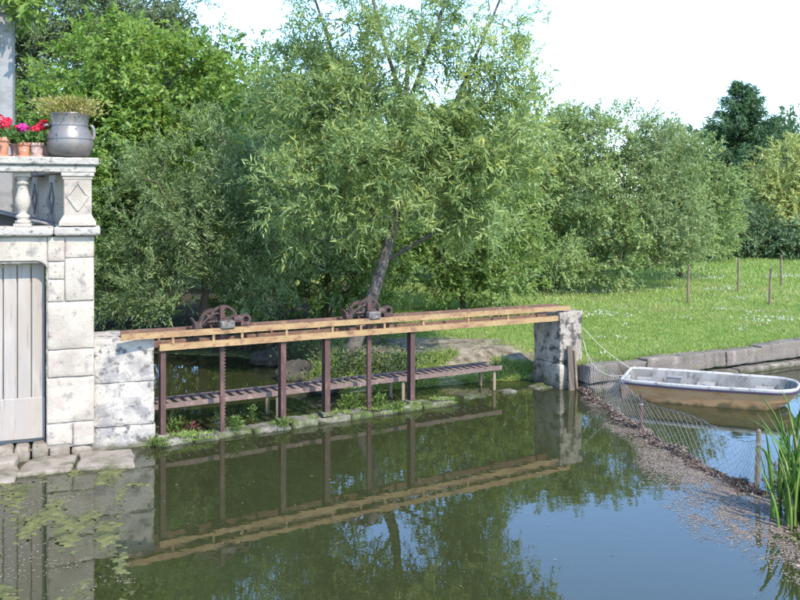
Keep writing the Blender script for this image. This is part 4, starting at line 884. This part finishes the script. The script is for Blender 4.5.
def geranium(s, n_, r, h, m, fm, heads, label, fh=.10):
    c = fp(s, n_, ZR); o = thing('potted_geranium', tuple(c), label, 'potted plant', 'geraniums on the balustrade rail')
    a = MB(); a.lathe(c, [(r*.68, 0), (r*.72, .006), (r*.93, h*.74), (r*.93, h*.75), (r*1.04, h*.76), (r*1.06, h), (r*.92, h), (r*.88, h*.9)], 20)
    p = a.build('pot', M[m], o, smooth=False); p.data.polygons.foreach_set('use_smooth', [len(q_.vertices) == 4 for q_ in p.data.polygons])
    a = MB(); ring(a, c+Z*.012, Vector((1, 0, 0)), Vector((0, 1, 0)), r*.72, r*1.02, .010, 20); a.build('saucer', M[m], o)
    plant_mesh(c+Z*h*.95, r*1.5, fh, 150, (.055, .05), M['geranium_leaf'], o, 'foliage', .5, 1.0, .6)
    for (dx, dy, dz, rr_) in heads:
        dz += .035; rr_ *= 1.2; hc = c+FV*(-dx)+FN*dy+Z*(h+dz); n = 130; d = unit(rng.normal(size=(n, 3))); P = np.array(hc)+d*rr_*.8
        q_ = leaf_quads(P, unit(np.cross(d, rng.normal(size=(n, 3))))+d*.3, d, np.full(n, .030), np.full(n, .028), mid=.5)
        f = tri_mesh('flower_head', q_, rng.uniform(0, 1, n), M[fm], o)
        a = MB(); a.tube([c+Z*h*.8, hc], .004, 5); a.build('stem', M['weed'], o)
geranium(.545, -.22, .072, .165, 'terracotta_old', 'red', [(-.02, .02, .20, .055)], 'small limey pot with one red geranium head close to the urn')
geranium(.635, -.08, .076, .17, 'terracotta_old', 'pink', [(-.02, .03, .11, .042), (.03, .0, .16, .03)], 'limey clay pot with a low pink red geranium head')
geranium(.775, -.10, .078, .175, 'terracotta', 'magenta', [(.0, .03, .12, .05), (-.03, .0, .14, .035)], 'clay pot with a round magenta geranium head')
geranium(.87, -.20, .066, .16, 'terracotta_old', 'pink', [(0, .02, .14, .035)], 'small dull clay pot half hidden between the magenta and scarlet geraniums')
geranium(1.015, -.06, .09, .225, 'terracotta', 'pink', [(.045, .02, .10, .052), (-.03, .0, .17, .055), (.06, -.03, .15, .045)], 'larger bright terracotta pot with several scarlet pink geranium heads', .12)
geranium(1.24, -.10, .085, .20, 'terracotta', 'red', [(.03, .0, .14, .05)], 'terracotta geranium pot furthest from the urn along the rail')

# ------------------------------------------------------------------ iris clump on the near right bank
def iris(cx, cy, n, label, hmax, seed, spread):
    rng = random.Random(seed); z0 = .0; o = thing('iris_clump', (cx, cy, z0), label, 'plant')
    for k in range(n):
        x, y = cx+rng.gauss(0, spread), cy+rng.gauss(0, spread*.8); h = hmax*rng.uniform(.55, 1.05); an = rng.uniform(0, 6.28)
        lean = rng.uniform(.05, .42)*h; w = rng.uniform(.014, .024); fa = rng.uniform(0, 3.14); fd = Vector((math.cos(fa), math.sin(fa), 0)); ld = Vector((math.cos(an), math.sin(an), 0))
        th = Vector((-fd.y, fd.x, 0))*.0025; seg = 7; vv = []; ff = []; bend = rng.uniform(1.4, 3.2); tipd = rng.choice([0, 0, .15, .35])*h
        for i in range(seg+1):
            s = i/seg; c = Vector((x, y, z0-.05))+Z*(h*s-tipd*s**4)+ld*lean*s**bend; ww = w*(1-s**3)*(1-.25*(1-s))+.001
            vv += [c-fd*ww, c+th*(1-s), c+fd*ww, c-th*(1-s)]
        for i in range(seg):
            for j in range(4): ff.append((i*4+j, i*4+(j+1) % 4, i*4+4+(j+1) % 4, i*4+4+j))
        a = MB(); a.add(vv, ff); b = a.build('blade', M['reed'], o, smooth=True)
        at = b.data.attributes.new('tint', 'FLOAT', 'FACE'); at.data.foreach_set('value', [min(1, max(0, rng.gauss(.42, .2)))]*len(b.data.polygons))
iris(3.80, 7.98, 78, 'tall clump of sword leaved iris standing on the bank by the netting stake', 1.08, 3, .12)
iris(4.12, 8.6, 60, 'second taller sword leaved clump growing behind the bankside iris', 1.25, 5, .2)

# ------------------------------------------------------------------ weeds on the sill and abutment
def weed(p, r, h, n, leaf, m, label, up=.8):
    r, h, n, leaf = r*.75, h*.8, int(n*.8), (leaf[0]*.75, leaf[1]*.75)
    o = thing('weed', p, label, 'plant', 'weeds on the sluice sill'); plant_mesh(p, r, h, n, leaf, M[m], o, 'leaves', up, 1.0)
    a = MB()
    for k in range(7): a.tube([p, (p[0]+rng.normal()*r*.4, p[1]+rng.normal()*r*.4, p[2]+h)], [.004, .002], 4)
    a.build('stems', M['weed'], o)
rng = np.random.RandomState(70)
weed(tuple(bp_(.90, .10, .07)), .11, .20, 150, (.07, .025), 'weed', 'bright green weed at the foot of the toothed rack by the abutment')
weed(tuple(bp_(2.66, -.16, .07)), .16, .24, 220, (.10, .03), 'weed', 'leafy green weed on the sill between two brown posts')
weed(tuple(bp_(3.05, .02, .07)), .12, .22, 160, (.09, .03), 'weed', 'bright weed on the sill beside the middle rack')
weed(tuple(bp_(3.28, .12, .04)), .14, .12, 150, (.07, .03), 'weed', 'low weed spilling from the sill edge into the pond')
weed(tuple(bp_(1.50, .16, .05)), .13, .12, 140, (.06, .03), 'weed', 'low yellowish weed at the base of a brown post')
weed(tuple(bp_(.35, -.22, .06)), .16, .16, 60, (.08, .04), 'redweed', 'dark red leaved plant behind the sill near the abutment')
weed(tuple(bp_(.20, -.22, .06)), .20, .20, 120, (.09, .035), 'weed', 'green weed behind the sill between abutment and red plant')
weed((-2.98, 10.42, .02), .15, .10, 200, (.08, .02), 'weed', 'tuft of grassy weed at the water foot of the white abutment')
weed(tuple(bp_(1.2, -.14, .07)), .07, .30, 60, (.06, .025), 'weed', 'slender weed on the sill beneath the walkway')
# ivy like undergrowth on the bank foot
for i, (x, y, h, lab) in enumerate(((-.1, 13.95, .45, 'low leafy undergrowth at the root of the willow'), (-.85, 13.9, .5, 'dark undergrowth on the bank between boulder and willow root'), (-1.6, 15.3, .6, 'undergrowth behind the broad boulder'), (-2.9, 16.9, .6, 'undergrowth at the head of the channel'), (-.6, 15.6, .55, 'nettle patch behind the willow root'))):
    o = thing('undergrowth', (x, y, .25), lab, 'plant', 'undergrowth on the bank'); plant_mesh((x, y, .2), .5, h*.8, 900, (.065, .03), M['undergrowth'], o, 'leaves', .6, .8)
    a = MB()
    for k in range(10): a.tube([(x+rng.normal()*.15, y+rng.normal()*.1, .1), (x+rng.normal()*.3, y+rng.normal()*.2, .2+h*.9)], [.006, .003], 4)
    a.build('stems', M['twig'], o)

# ------------------------------------------------------------------ lawn blades, clover, debris, algae
rng = np.random.RandomState(80)
def scatter_lawn(n, x0, x1, y0, y1):
    x = rng.uniform(x0, x1, n); y = rng.uniform(y0, y1, n); s = sdist(x, y); 
    ok = (s > .36) & (rng.uniform(size=n) > bare(x, y)*.93) & ~((x < -.8) & (y < 26)); x, y, s = x[ok], y[ok], s[ok]
    return x, y, height(x, y, s)
parts = []; tints = []
for n, x0, x1, y0, y1, L, W in ((120000, -1, 11, 13.6, 21, .085, .011), (60000, -1, 15, 21, 29, .12, .018), (45000, 3, 24, 29, 42, .16, .032)):
    x, y, z = scatter_lawn(n, x0, x1, y0, y1); P = np.stack([x, y, z-.008], 1); k = len(x)
    pn = vnoise(np.stack([x, y, 0*x], -1), 21, 1.1); p2 = vnoise(np.stack([x, y, 0*x], -1), 22, 3.6)
    hl = np.clip(.85+.35*pn+.3*p2, .35, 1.7)
    D = unit(rng.normal(size=(k, 3))*[.55, .55, .2]+[0, 0, 1]); q_ = leaf_quads(P, D, unit(rng.normal(size=(k, 3))*[1, 1, .2]), L*hl*rng.uniform(.5, 1.3, k), W*rng.uniform(.8, 1.4, k))
    parts.append(q_); tints.append(np.clip(.42+.24*pn+.18*p2+rng.normal(size=k)*.17, 0, 1))
tag(tri_mesh('lawn_grass', np.concatenate(parts), np.concatenate(tints), M['grass']), 'green lawn grass with clover patches beyond the quay wall', 'grass', kind='stuff')
# clover heads
n = 26000; x = rng.uniform(2, 16, n); y = rng.uniform(14.4, 30, n); dn = vnoise(np.stack([x, y, 0*x], -1), 33, .75)+.6*vnoise(np.stack([x, y, 0*x], -1), 34, 2.2)
ok = (sdist(x, y) > .4) & (dn > .34+.55*rng.uniform(size=n)) & (rng.uniform(size=n) < .55); x, y = x[ok], y[ok]; z = height(x, y)+.075
n = len(x); P = np.stack([x, y, z], 1)
q_ = np.concatenate([leaf_quads(P, unit(rng.normal(size=(n, 3))), unit(rng.normal(size=(n, 3))), np.full(n, .024), np.full(n, .024), mid=.5) for _ in range(3)])
tag(tri_mesh('clover_flowers', q_, np.tile(rng.uniform(0, 1, n), 3), M['clover']), 'scattered white clover flowers in the lawn', 'clover', kind='stuff')
# ragged grass along banks, abutment foot, sill
parts = []; tints = []
def tufts(n, fx, L, W):
    x, y, z0 = fx(n); P = np.stack([x, y, z0], 1); k = len(x)
    D = unit(rng.normal(size=(k, 3))*[.7, .7, .2]+[0, 0, .8]); parts.append(leaf_quads(P, D, unit(rng.normal(size=(k, 3))), L*rng.uniform(.4, 1.4, k), W*np.ones(k))); tints.append(np.clip(rng.normal(.4, .25, k), 0, 1))
def bankf(n):
    x = rng.uniform(-1.5, 2.5, n); y = rng.uniform(13.2, 14.9, n); s = sdist(x, y); ok = (s > .02) & (s < .8) & (vnoise(np.stack([x, y, 0*x], -1), 41, 2.4) > -.1); x, y, s = x[ok], y[ok], s[ok]; return x, y, height(x, y, s)
tufts(26000, bankf, .13, .012)
def rightf(n):
    x = rng.uniform(2.4, 6.5, n); y = rng.uniform(5, 10.6, n); s = sdist(x, y); ok = (s > .03) & (s < 2.0); x, y, s = x[ok], y[ok], s[ok]; return x, y, height(x, y, s)
tufts(3500, rightf, .13, .009)
def sillf(n):
    t = rng.uniform(-.1, 4.3, n); w = rng.uniform(-.12, .17, n); ok = vnoise(np.stack([t, w, 0*t], -1), 43, 3.5) > .25; t, w = t[ok], w[ok]
    p = np.array(B0)[None]+t[:, None]*np.array(U)+w[:, None]*np.array(NF); return p[:, 0], p[:, 1], np.where(w > .13, .03, .075)
tufts(5000, sillf, .05, .012)
def quayf(n):
    t = rng.uniform(0, 12, n); w = -.30+rng.normal(size=n)*.05; p = np.array(Q0)[None]+t[:, None]*np.array(QD)+w[:, None]*np.array(QN); return p[:, 0], p[:, 1], np.full(n, .36)
tufts(9000, quayf, .11, .010)
tag(tri_mesh('bank_grass', np.concatenate(parts), np.concatenate(tints), M['grass']), 'ragged grass growing along the banks and on the mossy sill', 'grass', kind='stuff')
# dead leaves drifted against the netting, and floating fragments
def along_net(n, w0, w1, zlo, zhi):
    s = rng.uniform(0, 1, n); P = np.array([net_pt(v)[:] for v in s]); w = rng.uniform(w0, w1, n)
    P[:, 0] -= w; P[:, 2] = rng.uniform(zlo, zhi, n); return P, s
P, s = along_net(4600, -.03, .13, .0, .07); P[:, 0] += .05*np.sin(s*31)+.03*np.sin(s*83); prof = (.028+.02*np.sin(s*23)+.02*np.sin(s*51)); P[:, 2] = rng.uniform(.002, 1, len(P))*np.clip(prof, .015, 1)*(1-((P[:, 0]*0)))
xb = rng.uniform(2.2, 5, 14000); yb = rng.uniform(5, 10.4, 14000); sb_ = sdist(xb, yb); okb = (sb_ > -.05) & (sb_ < .9); xb, yb, sb_ = xb[okb], yb[okb], sb_[okb]
P = np.concatenate([P, np.stack([xb, yb, np.maximum(height(xb, yb, sb_), 0)+rng.uniform(.002, .02, len(xb))], 1)])
k = len(P); q_ = leaf_quads(P, unit(rng.normal(size=(k, 3))*[1, 1, .5]), unit(rng.normal(size=(k, 3))*.7+[0, 0, 1]), rng.uniform(.02, .06, k), rng.uniform(.012, .035, k))
tag(tri_mesh('leaf_drift', q_, np.clip(rng.normal(.35, .25, k), 0, 1), M['deadleaf']), 'ridge of dead brown leaves caught along the wire netting', 'dead leaves', kind='stuff')
tw = MB(); trg = random.Random(44)
for k in range(70):
    p = net_pt(trg.uniform(.15, 1)); c = Vector((p.x-trg.uniform(-.05, .35), p.y, trg.uniform(.006, .03))); an = trg.uniform(0, 3.14); d = Vector((math.cos(an), math.sin(an), trg.uniform(-.03, .12)))*trg.uniform(.05, .2)
    tw.tube([c-d, c+Vector((trg.uniform(-.02, .02), trg.uniform(-.02, .02), .004)), c+d], [.004, .0035, .002], 4)
tag(tw.build('drift_twigs', M['twig'], None), 'thin broken twigs lying in the leaf drift along the netting', 'twigs', kind='stuff')
n = 330000; x = rng.uniform(1.2, 4.2, n); y = rng.uniform(5.6, 13.2, n)
netx = np.interp(y, [p.y for p in NP][::-1], [p.x for p in NP][::-1]); off = netx-x
wid = np.interp(y, [5.6, 6.6, 7.6, 8.6, 9.6, 10.6, 11.6, 13.2], [.25, .70, 1.15, 1.15, .82, .50, .28, .12])
nz = vnoise(np.stack([x, y, 0*x], -1), 51, 2.6); 
ok = (sdist(x, y) < .05) & (off > -.05) & (off+.22*nz < wid*rng.uniform(.25, 1.05, n)) & (rng.uniform(size=n) < .25+.75*sst((vnoise(np.stack([x, y, 0*x], -1), 57, 5.0)+.45)/.6))
x, y = x[ok], y[ok]
n2 = 5000; x2 = rng.uniform(-4.8, -2.0, n2); y2 = rng.uniform(5.9, 9.4, n2); d2 = vnoise(np.stack([x2, y2, 0*x2], -1), 55, 2.0); ok = (d2 > .15) & (x2 < -.31*y2); x = np.concatenate([x, x2[ok]]); y = np.concatenate([y, y2[ok]])
n3 = 150; x = np.concatenate([x, rng.uniform(-3, 3, n3)]); y = np.concatenate([y, rng.uniform(6, 12.5, n3)])
ok = sdist(x, y) < .0; x, y = x[ok], y[ok]
k = len(x); P = np.stack([x, y, rng.uniform(.0015, .004, k)], 1); D = unit(rng.normal(size=(k, 3))*[1, 1, .04])
q_ = leaf_quads(P, D, np.tile([0, 0, 1.0], (k, 1)), rng.uniform(.008, .03, k)*np.where(rng.uniform(size=k) < .08, 1.9, 1), rng.uniform(.005, .018, k), fold=.03)
tag(tri_mesh('floating_debris', q_, np.clip(rng.normal(.45, .28, k), 0, 1), M['flake']), 'floating leaf fragments and scum drifted against the netting', 'debris', kind='stuff')
# algae mats: patches cut from a fine ragged growth field, each connected patch a mat of its own
cs = .022; ax_ = np.arange(-4.9, -1.7, cs); ay_ = np.arange(5.8, 9.55, cs); AX, AY = np.meshgrid(ax_, ay_)
p3 = np.stack([AX, AY*.8, 0*AX], -1)
fld = .55*vnoise(p3, 91, 2.6)+.42*vnoise(p3, 92, 6.5)+.36*vnoise(p3, 93, 15)+.30*vnoise(p3, 94, 34)
fld += .22*np.exp(-((AY-8.85-.22*(AX+4))/.25)**2)+.10+.14*sst((7.2-AY)/.6)-1.2*sst((AX+.325*AY+.06)/.30)*(1-.9*np.exp(-((AY-9.05)/.10)**2)*sst((-2.55-AX)/.1))
fld = np.where(sdist(AX, AY) < -.03, fld, -9); THR = .02
on = (fld > THR) & (np.random.RandomState(95).uniform(size=fld.shape) < .985); lab_ = np.zeros(on.shape, int); comp = []
for y0_, x0_ in zip(*np.nonzero(on)):
    if lab_[y0_, x0_]: continue
    n_ = len(comp)+1; st_ = [(y0_, x0_)]; lab_[y0_, x0_] = n_; cells = []
    while st_:
        cy, cx = st_.pop(); cells.append((cy, cx))
        for dy, dx in ((0, 1), (0, -1), (1, 0), (-1, 0)):
            yy, xx = cy+dy, cx+dx
            if 0 <= yy < on.shape[0] and 0 <= xx < on.shape[1] and on[yy, xx] and not lab_[yy, xx]: lab_[yy, xx] = n_; st_.append((yy, xx))
    comp.append(cells)
jr = np.random.RandomState(96); jx = jr.uniform(-.45, .45, (on.shape[0]+1, on.shape[1]+1))*cs; jy = jr.uniform(-.45, .45, jx.shape)*cs; jz = jr.uniform(-1, 1, jx.shape)
def cells_mesh(cells):
    vid = {}; vv = []; ff = []
    for cy, cx in cells:
        qd = []
        for dy, dx in ((0, 0), (0, 1), (1, 1), (1, 0)):
            k_ = (cy+dy, cx+dx)
            if k_ not in vid:
                fy, fx = min(k_[0], on.shape[0]-1), min(k_[1], on.shape[1]-1)
                vid[k_] = len(vv); vv.append((ax_[0]+k_[1]*cs+jx[k_], ay_[0]+k_[0]*cs+jy[k_], -.010+.020*min(1, max(0, (fld[fy, fx]-THR)*2.2))+.004*jz[k_]))
            qd.append(vid[k_])
        ff.append(tuple(qd))
    return MB().add(vv, ff)
small = []; comp.sort(key=len, reverse=True)
for n_, cells in enumerate(comp):
    if len(cells) < 14 or n_ >= 70: small += cells; continue
    cx_ = ax_[0]+np.mean([c[1] for c in cells])*cs; cy_ = ay_[0]+np.mean([c[0] for c in cells])*cs
    big = len(cells) > 500; mid_ = len(cells) > 120
    o = cells_mesh(cells).build('algae_mat', M['algae'], None, True, origin=(cx_, cy_, 0))
    if big: tag(o, 'broad ragged yellow green algae mat floating below the landing steps', 'algae', 'broad algae mats')
    elif mid_: tag(o, 'middling patch of yellow green algae floating between the broad mats', 'algae', 'middling algae mats')
    else: tag(o, 'little scrap of yellow green algae floating beside the larger mats', 'algae', 'little algae scraps')
tag(cells_mesh(small).build('algae_crumbs', M['algae'], None, True), 'tiny crumbs of algae floating between the mats', 'algae', kind='stuff')
# loose algae flakes round the mats and near the boat
xs_, ys_ = [], []
k = 700; xs_.append(rng.uniform(4.8, 8.0, k)); ys_.append(11.3+rng.normal(size=k)*.35)
k = 250; xs_.append(rng.uniform(3.3, 4.2, k)); ys_.append(rng.uniform(10.6, 12.6, k))
x = np.concatenate(xs_); y = np.concatenate(ys_); ok = sdist(x, y) < -.02; x, y = x[ok], y[ok]; k = len(x)
q_ = leaf_quads(np.stack([x, y, rng.uniform(.001, .005, k)], 1), unit(rng.normal(size=(k, 3))*[1, 1, .03]), np.tile([0, 0, 1.0], (k, 1)), rng.uniform(.01, .04, k), rng.uniform(.008, .028, k), fold=.05, mid=.5)
tag(tri_mesh('algae_flakes', q_, np.clip(rng.normal(.45, .25, k), 0, 1), M['algae_flake']), 'loose flecks of algae floating near the boat and the netting', 'algae', kind='stuff')
